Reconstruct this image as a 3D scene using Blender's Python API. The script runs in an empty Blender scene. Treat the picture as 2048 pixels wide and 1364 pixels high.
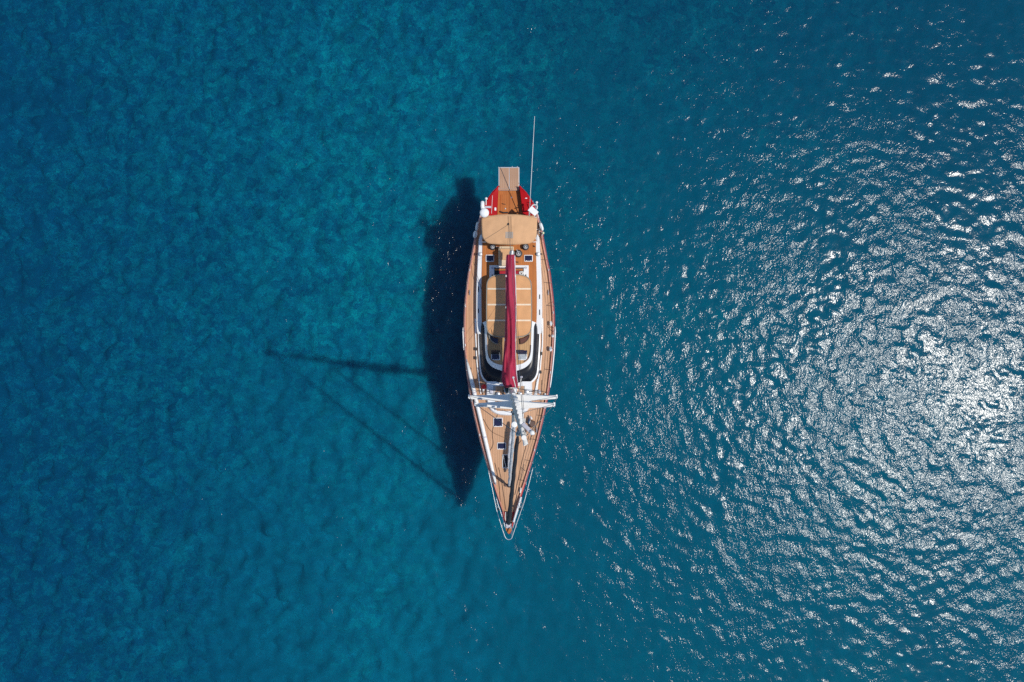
import bpy, math, random
import numpy as np
from mathutils import Vector

random.seed(7)
np.random.seed(7)
scene = bpy.context.scene

# ------------------------------------------------------------------ camera, sky, sun, exposure
CAM_H = 56.5                      # drone height above the water
FPX = 1738.0                      # focal length in pixels of a 2048 wide frame
cam_data = bpy.data.cameras.new("camera")
cam_data.sensor_width = 36.0
cam_data.lens = 36.0 * FPX / 2048.0
cam_data.clip_start = 0.5
cam_data.clip_end = 6000.0
cam = bpy.data.objects.new("camera", cam_data)
cam.location = (0, 0, CAM_H)
scene.collection.objects.link(cam)
scene.camera = cam

SUN_ELEV = math.radians(62.0)
SUN_SIDE = math.radians(7.2)      # sun stands to the right of the frame, slightly towards its lower edge
sun_vec = Vector((math.cos(SUN_ELEV) * math.cos(SUN_SIDE),
                  -math.cos(SUN_ELEV) * math.sin(SUN_SIDE), math.sin(SUN_ELEV)))
world = bpy.data.worlds.new("World")
scene.world = world
world.use_nodes = True
wn = world.node_tree
sky_node = wn.nodes.new("ShaderNodeTexSky")
sky_node.sky_type = 'NISHITA'
sky_node.sun_disc = False
sky_node.sun_elevation = SUN_ELEV
sky_node.sun_rotation = math.radians(90) + SUN_SIDE
sky_node.air_density = 1.0
sky_node.dust_density = 0.0
sky_node.ozone_density = 2.0
wn.nodes["Background"].inputs["Strength"].default_value = 0.125
wn.links.new(sky_node.outputs[0], wn.nodes["Background"].inputs["Color"])
sun_data = bpy.data.lights.new("sun", 'SUN')
sun_data.energy = 3.4
sun_data.angle = math.radians(0.53)
sun_data.color = (1.0, 0.95, 0.87)
sun = bpy.data.objects.new("sun", sun_data)
sun.rotation_euler = sun_vec.to_track_quat('Z', 'Y').to_euler()
sun.location = (60, -6, 100)
scene.collection.objects.link(sun)

scene.view_settings.view_transform = 'Standard'
scene.view_settings.look = 'None'
scene.view_settings.exposure = 0.0
scene.view_settings.gamma = 1.0
scene.view_settings.use_curve_mapping = False
scene.cycles.use_denoising = False
scene.cycles.sample_clamp_direct = 3.4
scene.cycles.max_bounces = 6
scene.cycles.transparent_max_bounces = 12
scene.cycles.caustics_reflective = False
scene.cycles.caustics_refractive = False

# ------------------------------------------------------------------ materials
MATS = {}

def new_mat(name):
    m = bpy.data.materials.new(name)
    m.use_nodes = True
    MATS[name] = m
    return m, m.node_tree.nodes, m.node_tree.links, m.node_tree.nodes["Principled BSDF"]

def mat(name, col, rough=0.5, var=0.12, scale=3.0, stretch=(1, 1, 1), metal=0.0, bump=0.0, bump_scale=40.0, spec=0.5, coat=0.0):
    """A painted, canvas or metal surface: base colour with cloudy wear and fine relief."""
    m, n, l, b = new_mat(name)
    tc = n.new("ShaderNodeTexCoord")
    mp = n.new("ShaderNodeMapping")
    mp.inputs["Scale"].default_value = stretch
    l.new(tc.outputs["Object"], mp.inputs[0])
    no = n.new("ShaderNodeTexNoise")
    no.inputs["Scale"].default_value = scale
    no.inputs["Detail"].default_value = 5
    l.new(mp.outputs[0], no.inputs["Vector"])
    mr = n.new("ShaderNodeMapRange")
    mr.inputs[1].default_value = 0.3
    mr.inputs[2].default_value = 0.7
    mr.inputs[3].default_value = 1 - var
    mr.inputs[4].default_value = 1 + var * 0.6
    l.new(no.outputs[0], mr.inputs[0])
    mx = n.new("ShaderNodeVectorMath")
    mx.operation = 'SCALE'
    mx.inputs[0].default_value = col
    l.new(mr.outputs[0], mx.inputs["Scale"])
    l.new(mx.outputs[0], b.inputs["Base Color"])
    b.inputs["Roughness"].default_value = rough
    b.inputs["Metallic"].default_value = metal
    b.inputs["Specular IOR Level"].default_value = spec
    b.inputs["Coat Weight"].default_value = coat
    if bump:
        n2 = n.new("ShaderNodeTexNoise")
        n2.inputs["Scale"].default_value = bump_scale
        n2.inputs["Detail"].default_value = 3
        l.new(mp.outputs[0], n2.inputs["Vector"])
        bp = n.new("ShaderNodeBump")
        bp.inputs["Distance"].default_value = bump
        l.new(n2.outputs[0], bp.inputs["Height"])
        l.new(bp.outputs[0], b.inputs["Normal"])
    return m

def teak(name, col_a, col_b, plank=0.11, rough=0.6, axis=0):
    """Teak laid fore and aft: thin dark caulking, board to board colour and grain."""
    m, n, l, b = new_mat(name)
    tc = n.new("ShaderNodeTexCoord")
    sp = n.new("ShaderNodeSeparateXYZ")
    l.new(tc.outputs["Object"], sp.inputs[0])
    ax = sp.outputs[axis]
    def mth(op, a, c=None):
        q = n.new("ShaderNodeMath")
        q.operation = op
        for i, v in enumerate((a, c)):
            if v is None:
                continue
            if isinstance(v, (int, float)):
                q.inputs[i].default_value = v
            else:
                l.new(v, q.inputs[i])
        return q.outputs[0]
    t = mth('DIVIDE', ax, plank)
    idx = mth('FLOOR', t)
    fr = mth('FRACT', t)
    wn_ = n.new("ShaderNodeTexWhiteNoise")
    wn_.noise_dimensions = '1D'
    l.new(idx, wn_.inputs["W"])
    mp = n.new("ShaderNodeMapping")
    mp.inputs["Scale"].default_value = (14, 0.7, 1) if axis == 0 else (0.7, 14, 1)
    l.new(tc.outputs["Object"], mp.inputs[0])
    gr = n.new("ShaderNodeTexNoise")
    gr.inputs["Scale"].default_value = 1.3
    gr.inputs["Detail"].default_value = 6
    l.new(mp.outputs[0], gr.inputs["Vector"])
    pat = n.new("ShaderNodeTexNoise")
    pat.inputs["Scale"].default_value = 0.9
    pat.inputs["Detail"].default_value = 3
    l.new(tc.outputs["Object"], pat.inputs["Vector"])
    f = mth('ADD', mth('MULTIPLY', wn_.outputs["Value"], 0.35), mth('MULTIPLY', gr.outputs[0], 0.65))
    f = mth('ADD', f, mth('MULTIPLY', mth('SUBTRACT', pat.outputs[0], 0.5), 0.7))
    cr = n.new("ShaderNodeMix")
    cr.data_type = 'RGBA'
    cr.inputs["A"].default_value = (*col_a, 1)
    cr.inputs["B"].default_value = (*col_b, 1)
    cr.clamp_factor = True
    l.new(f, cr.inputs["Factor"])
    seam = mth('LESS_THAN', fr, 0.07)
    cm = n.new("ShaderNodeMix")
    cm.data_type = 'RGBA'
    cm.inputs["B"].default_value = (0.17, 0.10, 0.055, 1)
    l.new(cr.outputs["Result"], cm.inputs["A"])
    l.new(seam, cm.inputs["Factor"])
    l.new(cm.outputs["Result"], b.inputs["Base Color"])
    b.inputs["Roughness"].default_value = rough
    b.inputs["Specular IOR Level"].default_value = 0.3
    bp = n.new("ShaderNodeBump")
    bp.inputs["Distance"].default_value = 0.004
    h = mth('SUBTRACT', gr.outputs[0], seam)
    l.new(h, bp.inputs["Height"])
    l.new(bp.outputs[0], b.inputs["Normal"])
    return m

teak("teak_deck", (0.45, 0.25, 0.135), (0.67, 0.395, 0.235), 0.15)
teak("teak_varnished", (0.38, 0.105, 0.020), (0.56, 0.205, 0.050), 0.12, rough=0.4)
teak("teak_grey", (0.36, 0.20, 0.12), (0.57, 0.35, 0.22), 0.13)
teak("teak_house", (0.40, 0.22, 0.10), (0.62, 0.38, 0.18), 0.12)
mat("red_gelcoat", (0.43, 0.006, 0.010), 0.55, 0.12, 1.5, spec=0.12)
mat("cap_rail", (0.58, 0.26, 0.19), 0.35, 0.2, 3.0, (1, 6, 1))
mat("white_gelcoat", (0.80, 0.80, 0.79), 0.35, 0.05, 2.0)
mat("white_paint", (0.80, 0.78, 0.74), 0.4, 0.07, 2.5)
mat("white_plastic", (0.82, 0.82, 0.80), 0.45, 0.05, 4.0)
mat("canvas_tan", (0.64, 0.365, 0.185), 0.9, 0.10, 2.2, bump=0.004, bump_scale=9)
mat("canvas_awning", (0.62, 0.325, 0.145), 0.9, 0.10, 2.0, bump=0.006, bump_scale=5)
mat("canvas_strap", (0.78, 0.64, 0.47), 0.9, 0.08, 5.0)
mat("canvas_edge", (0.27, 0.26, 0.22), 0.8, 0.1, 5.0)
mat("maroon_canvas", (0.37, 0.014, 0.050), 0.75, 0.22, 1.6, (1, 0.5, 1), bump=0.02, bump_scale=7)
mat("maroon_edge", (0.45, 0.10, 0.16), 0.6, 0.1, 4.0)
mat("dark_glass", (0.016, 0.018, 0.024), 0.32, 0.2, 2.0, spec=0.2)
mat("hatch_glass", (0.020, 0.022, 0.060), 0.10, 0.3, 2.0)
mat("sunlit_glass", (0.16, 0.07, 0.05), 0.15, 0.3, 2.0)  # lit copy of the dodger glass, sunlight painted into its colour
mat("glare_glass", (0.42, 0.46, 0.48), 0.2, 0.2, 5.0)  # hatch glass with glare painted into its colour
mat("vent_mesh", (0.42, 0.34, 0.27), 0.8, 0.25, 30.0, (4, 1, 1))
mat("stainless", (0.60, 0.61, 0.62), 0.42, 0.1, 6.0, metal=0.75)
mat("winch_steel", (0.60, 0.60, 0.61), 0.35, 0.6, 9.0, metal=0.35)
mat("mast_paint", (0.80, 0.77, 0.71), 0.4, 0.08, 1.5)
mat("black_canvas", (0.022, 0.020, 0.024), 0.8, 0.35, 3.0, (1, 1, 2), bump=0.02, bump_scale=5)
mat("grey_canvas", (0.72, 0.70, 0.69), 0.7, 0.35, 3.0, (1, 1, 1.5), bump=0.03, bump_scale=5)
mat("black_rubber", (0.02, 0.02, 0.022), 0.6, 0.2, 4.0)
mat("rope_dark", (0.10, 0.065, 0.045), 0.9, 0.3, 10.0)
mat("rope_white", (0.74, 0.72, 0.68), 0.9, 0.15, 12.0)
mat("wire", (0.30, 0.28, 0.27), 0.35, 0.1, 8.0, metal=0.6)
mat("bronze_shadow", (0.13, 0.075, 0.055), 0.7, 0.25, 6.0)
mat("brown_bag", (0.115, 0.070, 0.048), 0.9, 0.25, 3.0, bump=0.02, bump_scale=6)
mat("navy_canvas", (0.015, 0.05, 0.13), 0.7, 0.2, 6.0)
mat("teal_canvas", (0.008, 0.045, 0.055), 0.8, 0.4, 6.0, bump=0.02, bump_scale=9)
mat("signal_red", (0.75, 0.012, 0.012), 0.4, 0.1, 6.0)
mat("cream_seat", (0.68, 0.52, 0.34), 0.7, 0.1, 4.0)
mat("cushion_red", (0.38, 0.012, 0.025), 0.85, 0.15, 6.0)
mat("yellow_pale", (0.72, 0.74, 0.45), 0.5, 0.1, 6.0)
mat("lilac_grey", (0.55, 0.53, 0.58), 0.5, 0.15, 8.0)

# ------------------------------------------------------------------ geometry helpers
CX = 1018.3                        # the yacht's centre line in the frame

def P(px, py, z):
    """Point at height z that the drone sees at pixel (px, py) of the 2048 x 1364 photograph."""
    s = (CAM_H - z) / FPX
    return Vector(((px - 1024.0) * s, (682.0 - py) * s, z))

class MB:
    """Collects vertices and faces of one mesh."""
    def __init__(self):
        self.v, self.f = [], []
    def add(self, verts, faces):
        o = len(self.v)
        self.v += [tuple(p) for p in verts]
        self.f += [tuple(i + o for i in q) for q in faces]
        return self
    def loft(self, rings, closed=True, cap0=False, cap1=False):
        n = len(rings[0])
        vs = [p for r in rings for p in r]
        fs = []
        for a in range(len(rings) - 1):
            for i in range(n if closed else n - 1):
                j = (i + 1) % n
                fs.append((a * n + i, a * n + j, (a + 1) * n + j, (a + 1) * n + i))
        if cap0:
            fs.append(tuple(range(n - 1, -1, -1)))
        if cap1:
            fs.append(tuple((len(rings) - 1) * n + i for i in range(n)))
        return self.add(vs, fs)
    def tube(self, pts, r, n=8, caps=True):
        pts = [Vector(p) for p in pts]
        if not isinstance(r, (list, tuple)):
            r = [r] * len(pts)
        rings = []
        up = Vector((0.13, 0.21, 1)).normalized()
        for i, p in enumerate(pts):
            d = (pts[min(i + 1, len(pts) - 1)] - pts[max(i - 1, 0)])
            d = d.normalized() if d.length > 1e-9 else Vector((0, 0, 1))
            u = up - d * up.dot(d)
            if u.length < 0.05:
                u = Vector((1, 0, 0)) - d * d.x
            u.normalize()
            w = d.cross(u)
            rings.append([p + (u * math.cos(2 * math.pi * k / n) + w * math.sin(2 * math.pi * k / n)) * r[i] for k in range(n)])
        return self.loft(rings, True, caps, caps)
    def lathe(self, c, prof, n=20):
        c = Vector(c)
        rings = [[c + Vector((r * math.cos(2 * math.pi * k / n), r * math.sin(2 * math.pi * k / n), z)) for k in range(n)] for r, z in prof]
        return self.loft(rings, True, True, True)
    def prism(self, outline, dz, taper=None):
        """Outline of points (top face), extruded down by dz."""
        top = [Vector(p) for p in outline]
        area = sum(top[i].x * top[(i + 1) % len(top)].y - top[(i + 1) % len(top)].x * top[i].y for i in range(len(top)))
        if area < 0:
            top.reverse()
        bot = [p - Vector((0, 0, dz)) for p in top]
        if taper:
            c = sum(top, Vector()) / len(top)
            bot = [Vector((c.x + (p.x - c.x) * taper, c.y + (p.y - c.y) * taper, p.z)) for p in bot]
        return self.loft([bot, top], True, True, True)
    def box(self, c, sx, sy, sz, rot=0.0):
        c = Vector(c)
        ca, sa = math.cos(rot), math.sin(rot)
        o = []
        for x, y in ((-1, -1), (1, -1), (1, 1), (-1, 1)):
            o.append(c + Vector((x * sx / 2 * ca - y * sy / 2 * sa, x * sx / 2 * sa + y * sy / 2 * ca, sz / 2)))
        return self.prism(o, sz)

WORLD_LOC = {}

def build(name, mb, material, parent=None, smooth=False, bevel=0.0, kind=None, label=None, cat=None, group=None, seg=2):
    v = np.array(mb.v, dtype=float)
    lo, hi = v.min(0), v.max(0)
    c = Vector(((lo[0] + hi[0]) / 2, (lo[1] + hi[1]) / 2, lo[2]))
    me = bpy.data.meshes.new(name)
    me.from_pydata([tuple(p - np.array(c)) for p in v], [], mb.f)
    me.validate()
    me.materials.append(MATS[material] if isinstance(material, str) else material)
    if smooth:
        me.polygons.foreach_set("use_smooth", [True] * len(me.polygons))
    ob = bpy.data.objects.new(name, me)
    scene.collection.objects.link(ob)
    if smooth == 'auto':
        md = ob.modifiers.new("split", 'EDGE_SPLIT')
        md.split_angle = math.radians(38)
    if bevel:
        md = ob.modifiers.new("bevel", 'BEVEL')
        md.width = bevel
        md.segments = seg
        md.limit_method = 'ANGLE'
        md.angle_limit = math.radians(40)
    place(ob, c, parent)
    tag(ob, label, cat, group, kind)
    return ob

def place(ob, c, parent):
    WORLD_LOC[ob.name] = Vector(c)
    if parent is not None:
        ob.parent = parent
        ob.location = Vector(c) - WORLD_LOC[parent.name]
    else:
        ob.location = c

def tag(ob, label=None, cat=None, group=None, kind=None):
    for k, val in (("label", label), ("category", cat), ("group", group), ("kind", kind)):
        if val:
            ob[k] = val

def thing(name, loc, label, cat, group=None):
    e = bpy.data.objects.new(name, None)
    e.empty_display_size = 0.3
    scene.collection.objects.link(e)
    place(e, Vector(loc), None)
    tag(e, label, cat, group)
    return e

def spline(pts, n=6, closed=False):
    """Catmull-Rom through points of any dimension."""
    pts = [np.array(p, dtype=float) for p in pts]
    out = []
    m = len(pts)
    for i in range(m if closed else m - 1):
        if closed:
            p0, p1, p2, p3 = pts[i - 1], pts[i], pts[(i + 1) % m], pts[(i + 2) % m]
        else:
            p0, p1, p2, p3 = pts[max(i - 1, 0)], pts[i], pts[i + 1], pts[min(i + 2, m - 1)]
        for k in range(n):
            t = k / n
            out.append(tuple(0.5 * (2 * p1 + (p2 - p0) * t + (2 * p0 - 5 * p1 + 4 * p2 - p3) * t * t + (3 * p1 - p0 - 3 * p2 + p3) * t ** 3)))
    if not closed:
        out.append(tuple(pts[-1]))
    return out

def mirror_outline(half, n=5):
    """half: (half width in px, py) from aft to the bow end on the centre line -> closed outline of pixels."""
    h = spline(half, n)
    r = [(CX + w, y) for w, y in h]
    l = [(CX - w, y) for w, y in reversed(h)]
    if abs(r[-1][0] - l[0][0]) < 0.5:
        l = l[1:]
    return r + l

def rrect(x0, y0, x1, y1, rad, n=4):
    o = []
    for cx, cy, a0 in ((x1 - rad, y1 - rad, 0), (x0 + rad, y1 - rad, 90), (x0 + rad, y0 + rad, 180), (x1 - rad, y0 + rad, 270)):
        for k in range(n + 1):
            a = math.radians(a0 + 90 * k / n)
            o.append((cx + rad * math.cos(a), cy + rad * math.sin(a)))
    return o

def PZ(outline, z):
    return [P(x, y, z) for x, y in outline]

# ------------------------------------------------------------------ water and sea bed
def axis_coords(half, step, far, grow=1.25):
    a = list(np.arange(-half, half + 1e-6, step))
    s, x, tail = step, half, []
    while x < far:
        s *= grow
        x += s
        tail.append(x)
    return np.array([-t for t in reversed(tail)] + a + tail)

def grid_mesh(name, xs, ys, zs, material, kind):
    nx, ny = len(xs), len(ys)
    X, Y = np.meshgrid(xs, ys)
    co = np.stack([X, Y, zs], -1).reshape(-1, 3).astype(np.float32)
    idx = np.arange(nx * ny).reshape(ny, nx)
    quads = np.stack([idx[:-1, :-1], idx[:-1, 1:], idx[1:, 1:], idx[1:, :-1]], -1).reshape(-1, 4)
    me = bpy.data.meshes.new(name)
    me.vertices.add(len(co))
    me.vertices.foreach_set("co", co.ravel())
    me.loops.add(quads.size)
    me.loops.foreach_set("vertex_index", quads.ravel().astype(np.int32))
    me.polygons.add(len(quads))
    me.polygons.foreach_set("loop_start", np.arange(0, quads.size, 4, dtype=np.int32))
    me.polygons.foreach_set("use_smooth", np.ones(len(quads), dtype=bool))
    me.update()
    me.validate()
    me.materials.append(material)
    ob = bpy.data.objects.new(name, me)
    scene.collection.objects.link(ob)
    tag(ob, kind=kind)
    return ob

def water_material():
    m = bpy.data.materials.new("sea_water")
    m.use_nodes = True
    n, l = m.node_tree.nodes, m.node_tree.links
    n.remove(n["Principled BSDF"])
    out = n["Material Output"]
    tc = n.new("ShaderNodeTexCoord")
    def noise(scale, stretch, rot, detail, dist=0.0, rough=0.5):
        mp = n.new("ShaderNodeMapping")
        mp.inputs["Scale"].default_value = stretch
        mp.inputs["Rotation"].default_value = (0, 0, math.radians(rot))
        l.new(tc.outputs["Object"], mp.inputs[0])
        q = n.new("ShaderNodeTexNoise")
        q.inputs["Scale"].default_value = scale
        q.inputs["Detail"].default_value = detail
        q.inputs["Distortion"].default_value = dist
        q.inputs["Roughness"].default_value = rough
        l.new(mp.outputs[0], q.inputs["Vector"])
        return q.outputs[0]
    def mth(op, a, c):
        q = n.new("ShaderNodeMath")
        q.operation = op
        for i, v in enumerate((a, c)):
            if isinstance(v, (int, float)):
                q.inputs[i].default_value = v
            else:
                l.new(v, q.inputs[i])
        return q.outputs[0]
    a = noise(2.3, (1.0, 0.55, 1), 25, 2.0, 0.3)
    b = noise(6.6, (1.0, 0.7, 1), -20, 2.0, 0.2)
    h = mth('ADD', mth('MULTIPLY', a, WATER['a']), mth('MULTIPLY', b, WATER['b']))
    c = noise(13.0, (1.0, 0.8, 1), 50, 2.0, 0.0)
    h = mth('ADD', h, mth('MULTIPLY', c, WATER['c']))
    gust = noise(0.16, (1.0, 0.6, 1), 20, 3.0, 0.5)
    gr = n.new("ShaderNodeMapRange")
    for i, x in enumerate((0.32, 0.68, 0.55, 1.45)):
        gr.inputs[i + 1].default_value = x
    l.new(gust, gr.inputs[0])
    h = mth('MULTIPLY', mth('SUBTRACT', h, 0.5 * (WATER['a'] + WATER['b'] + WATER['c'])), gr.outputs[0])
    bp = n.new("ShaderNodeBump")
    bp.inputs["Distance"].default_value = 1.0
    bp.inputs["Strength"].default_value = 1.0
    l.new(h, bp.inputs["Height"])
    gl = n.new("ShaderNodeBsdfGlossy")
    gl.inputs["Roughness"].default_value = WATER['rough']
    gl.inputs["Color"].default_value = (1, 1, 1, 1)
    l.new(bp.outputs[0], gl.inputs["Normal"])
    tr = n.new("ShaderNodeBsdfTransparent")
    tr.inputs["Color"].default_value = WATER['tint']
    fr = n.new("ShaderNodeFresnel")
    fr.inputs["IOR"].default_value = 1.333
    l.new(bp.outputs[0], fr.inputs["Normal"])
    mx = n.new("ShaderNodeMixShader")
    l.new(fr.outputs[0], mx.inputs[0])
    l.new(tr.outputs[0], mx.inputs[1])
    l.new(gl.outputs[0], mx.inputs[2])
    l.new(mx.outputs[0], out.inputs["Surface"])
    return m

WATER = dict(a=0.018, b=0.0185, c=0.0108, rough=0.115, tint=(0.022, 0.655, 0.775, 1), slope=0.053)

def wave_field(nx, ny, step):
    """Random sea: waves 0.35 to 7 m long travelling broadly towards the lower left."""
    kx = 2 * np.pi * np.fft.fftfreq(nx, step)[None, :]
    ky = 2 * np.pi * np.fft.fftfreq(ny, step)[:, None]
    k = np.hypot(kx, ky)
    k[0, 0] = 1
    ang = np.arctan2(ky, kx) - math.radians(62)
    spec = np.exp(-(k / (2 * np.pi / 0.40)) ** 2) * np.exp(-((2 * np.pi / 1.4) / k) ** 2) * k ** -3.6
    spec *= 0.35 + np.cos(ang) ** 2
    amp = np.sqrt(spec)
    amp[0, 0] = 0
    ph = np.random.normal(size=(ny, nx)) + 1j * np.random.normal(size=(ny, nx))
    h = np.real(np.fft.ifft2(amp * ph))
    gy, gx = np.gradient(h, step)
    return h * (WATER['slope'] / math.sqrt((gx ** 2 + gy ** 2).mean() / 2))

STEP = 0.125
xs = axis_coords(47.0, STEP, 3000)
ys = axis_coords(35.0, STEP, 3000)
zs = np.zeros((len(ys), len(xs)))
ix = np.where(np.abs(xs) <= 47.0 + 1e-4)[0]
iy = np.where(np.abs(ys) <= 35.0 + 1e-4)[0]
hf = wave_field(len(ix), len(iy), STEP)
fade = np.clip((47.0 - np.abs(xs[ix])) / 3, 0, 1)[None, :] * np.clip((35.0 - np.abs(ys[iy])) / 3, 0, 1)[:, None]
zs[np.ix_(iy, ix)] = hf * fade
sea = grid_mesh("sea", xs, ys, zs, water_material(), "structure")

def seabed_material():
    m, n, l, b = new_mat("sea_bed")
    tc = n.new("ShaderNodeTexCoord")
    def noise(scale, detail, dist=0.0, vec=None, rough=0.5):
        q = n.new("ShaderNodeTexNoise")
        q.inputs["Scale"].default_value = scale
        q.inputs["Detail"].default_value = detail
        q.inputs["Distortion"].default_value = dist
        q.inputs["Roughness"].default_value = rough
        l.new(vec or tc.outputs["Object"], q.inputs["Vector"])
        return q
    def mth(op, a, c, clamp=False):
        q = n.new("ShaderNodeMath")
        q.operation = op
        q.use_clamp = clamp
        for i, v in enumerate((a, c)):
            if isinstance(v, (int, float)):
                q.inputs[i].default_value = v
            else:
                l.new(v, q.inputs[i])
        return q.outputs[0]
    def rng(v, a, c, d, e):
        q = n.new("ShaderNodeMapRange")
        for i, x in enumerate((a, c, d, e)):
            q.inputs[i + 1].default_value = x
        l.new(v, q.inputs[0])
        return q.outputs[0]
    # warped coordinates: ripple refraction painted as ragged mottling on pale sand
    w = noise(0.9, 3)
    vm = n.new("ShaderNodeVectorMath")
    vm.operation = 'MULTIPLY_ADD'
    vm.inputs[1].default_value = (0.9, 0.9, 0)
    l.new(w.outputs["Color"], vm.inputs[0])
    l.new(tc.outputs["Object"], vm.inputs[2])
    vor = n.new("ShaderNodeTexVoronoi")
    vor.inputs["Scale"].default_value = 2.1
    vor.inputs["Randomness"].default_value = 1.0
    l.new(vm.outputs[0], vor.inputs["Vector"])
    cell = n.new("ShaderNodeSeparateColor")
    l.new(vor.outputs["Color"], cell.inputs[0])
    fine = noise(4.6, 7, 1.8, rough=0.6)
    big = noise(0.10, 3, 0.6)
    mid = noise(0.42, 4, 0.8)
    # painted ripple mottling strongest left and aft of the yacht, smooth right and ahead
    sp = n.new("ShaderNodeSeparateXYZ")
    l.new(tc.outputs["Object"], sp.inputs[0])
    g = mth('ADD', mth('MULTIPLY', sp.outputs[0], -0.022), mth('MULTIPLY', sp.outputs[1], 0.020))
    g = mth('ADD', g, mth('MULTIPLY', mth('SUBTRACT', big.outputs[0], 0.5), 1.2))
    mottle = rng(g, -0.25, 0.45, 0.12, 1.0)
    v = mth('ADD', mth('MULTIPLY', mth('SUBTRACT', cell.outputs[0], 0.5), 0.30), mth('MULTIPLY', mth('SUBTRACT', fine.outputs[0], 0.5), 1.45))
    v = mth('ADD', v, mth('MULTIPLY', mth('SUBTRACT', mid.outputs[0], 0.5), 0.45))
    v = mth('MULTIPLY', v, mottle)
    v = mth('ADD', v, mth('MULTIPLY', mth('SUBTRACT', big.outputs[0], 0.5), 0.16))
    far = mth('ADD', rng(sp.outputs[0], -37.0, -9.0, -0.40, 0.0), rng(mth('ADD', sp.outputs[1], mth('MULTIPLY', sp.outputs[0], 0.5)), 8.0, 34.0, 0.0, -0.22))  # darkens far left and aft right, a vignette painted into the sea bed
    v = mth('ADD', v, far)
    v = mth('ADD', v, 0.5, True)
    ramp = n.new("ShaderNodeValToRGB")
    e = ramp.color_ramp.elements
    e[0].position = 0.10
    e[0].color = (0.04, 0.092, 0.16, 1)
    e[1].position = 0.92
    e[1].color = (0.30, 0.40, 0.36, 1)
    q = e.new(0.5)
    q.color = (0.12, 0.195, 0.24, 1)
    l.new(v, ramp.inputs[0])
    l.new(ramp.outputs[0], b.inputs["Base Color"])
    b.inputs["Roughness"].default_value = 1.0
    b.inputs["Specular IOR Level"].default_value = 0.0
    b.subsurface_method = 'BURLEY'
    b.inputs["Subsurface Weight"].default_value = 1.0
    b.inputs["Subsurface Radius"].default_value = (1.0, 1.0, 1.0)
    b.inputs["Subsurface Scale"].default_value = 1.3
    return m

BSTEP = 0.25
sx = axis_coords(50.0, BSTEP, 3000)
sy = axis_coords(38.0, BSTEP, 3000)
SX, SY = np.meshgrid(sx, sy)
sz = np.full(SX.shape, -4.6)
jx = np.where(np.abs(sx) <= 50.0 + 1e-4)[0]
jy = np.where(np.abs(sy) <= 38.0 + 1e-4)[0]
bkx = 2 * np.pi * np.fft.fftfreq(len(jx), BSTEP)[None, :]
bky = 2 * np.pi * np.fft.fftfreq(len(jy), BSTEP)[:, None]
bk = np.hypot(bkx, bky)
bk[0, 0] = 1
bamp = np.exp(-(bk / (2 * np.pi / 0.65)) ** 2) * np.exp(-((2 * np.pi / 2.2) / bk) ** 2) / bk
bamp[0, 0] = 0
relief = np.real(np.fft.ifft2(bamp * (np.random.normal(size=bk.shape) + 1j * np.random.normal(size=bk.shape))))
relief /= relief.std()
amp_map = 0.05 + 0.14 * np.clip((3.0 - sx[jx]) / 9.0, 0, 1)[None, :]
bfade = np.clip((50.0 - np.abs(sx[jx])) / 3, 0, 1)[None, :] * np.clip((38.0 - np.abs(sy[jy])) / 3, 0, 1)[:, None]
sz[np.ix_(jy, jx)] += relief * amp_map * bfade
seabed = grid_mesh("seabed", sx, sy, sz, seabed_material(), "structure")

# ------------------------------------------------------------------ the yacht
yacht = thing("sailing_yacht", (P(CX, 700, 0.0).x, P(CX, 700, 0.0).y, 0.0),
              "large red sailing yacht with teak decks and furled sails lying on blue water", "sailing yacht")

HW = [(372, 22), (384, 34), (398, 44), (412, 52), (430, 58.5), (466, 68.0), (490, 71.5), (517, 77), (549, 83.3), (597, 89), (632, 91.3),
      (666, 91.8), (703, 89.8), (739, 86.3), (780, 81), (811, 75), (838, 69.2), (877, 60), (909, 51), (937, 42.5), (960, 35.3),
      (993, 24.6), (1024, 14.0), (1048, 8.0), (1060, 5.2), (1067, 1.6)]
HY = [a for a, _ in HW]
HV = [a for _, a in HW]

def hw(py):
    return float(np.interp(py, HY, HV))

def zdeck(py):
    return 1.5 + 0.45 * max(0.0, (py - 700.0) / 367.0) ** 1.6

def E(py, side, inset_px=0.0, dz=0.0):
    """Point on the sheer line at station py; side -1 is the left of the frame."""
    return P(CX + side * max(hw(py) - inset_px, 0.05), py, zdeck(py) + dz)

stations = [372, 378, 384, 391, 398, 405, 412, 421, 430, 442, 454, 466, 478, 490, 503, 517, 533, 549, 565, 581, 597, 615, 632, 649, 666, 684, 703, 721,
            739, 760, 780, 796, 811, 825, 838, 857, 877, 893, 909, 923, 937, 949, 960, 977, 993, 1009, 1024, 1037, 1048, 1056, 1062, 1067]

# hull shell
rings = []
for py in stations:
    zd = zdeck(py)
    t = max(0.0, (py - 760) / 307.0)
    u = max(0.0, (430 - py) / 58.0)
    top = E(py, 1).x
    c = P(CX, py, zd).x
    y = P(CX, py, zd).y
    h = top - c
    wl = 0.93 - 0.50 * t ** 1.3
    zk = float(np.interp(py, [372, 430, 520, 850, 930, 990, 1040, 1067], [0.35, -0.15, -0.95, -0.95, -0.55, 0.15, 1.05, zd - 0.35]))
    zt = zd - 0.25
    prof = [(h - 0.10, zd + 0.10), (h + 0.0, zd + 0.04), (h + 0.005, zt)]
    for fw, fz in ((1 - (1 - wl) * 0.45, 0.35), (wl, 0.62), (wl * 0.74, 0.84), (wl * 0.34, 0.97), (0.0, 1.0)):
        prof.append((h * fw, zt + (zk - zt) * fz))
    ring = [(c + x, y, z) for x, z in prof] + [(c - x, y, z) for x, z in reversed(prof[:-1])]
    rings.append(ring)
hull_mb = MB().loft(rings, False, False, False)
nring = len(rings[0])
hull_mb.f.append(tuple(range(nring - 1, -1, -1)) if False else tuple(range(3, nring - 3)))
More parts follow.
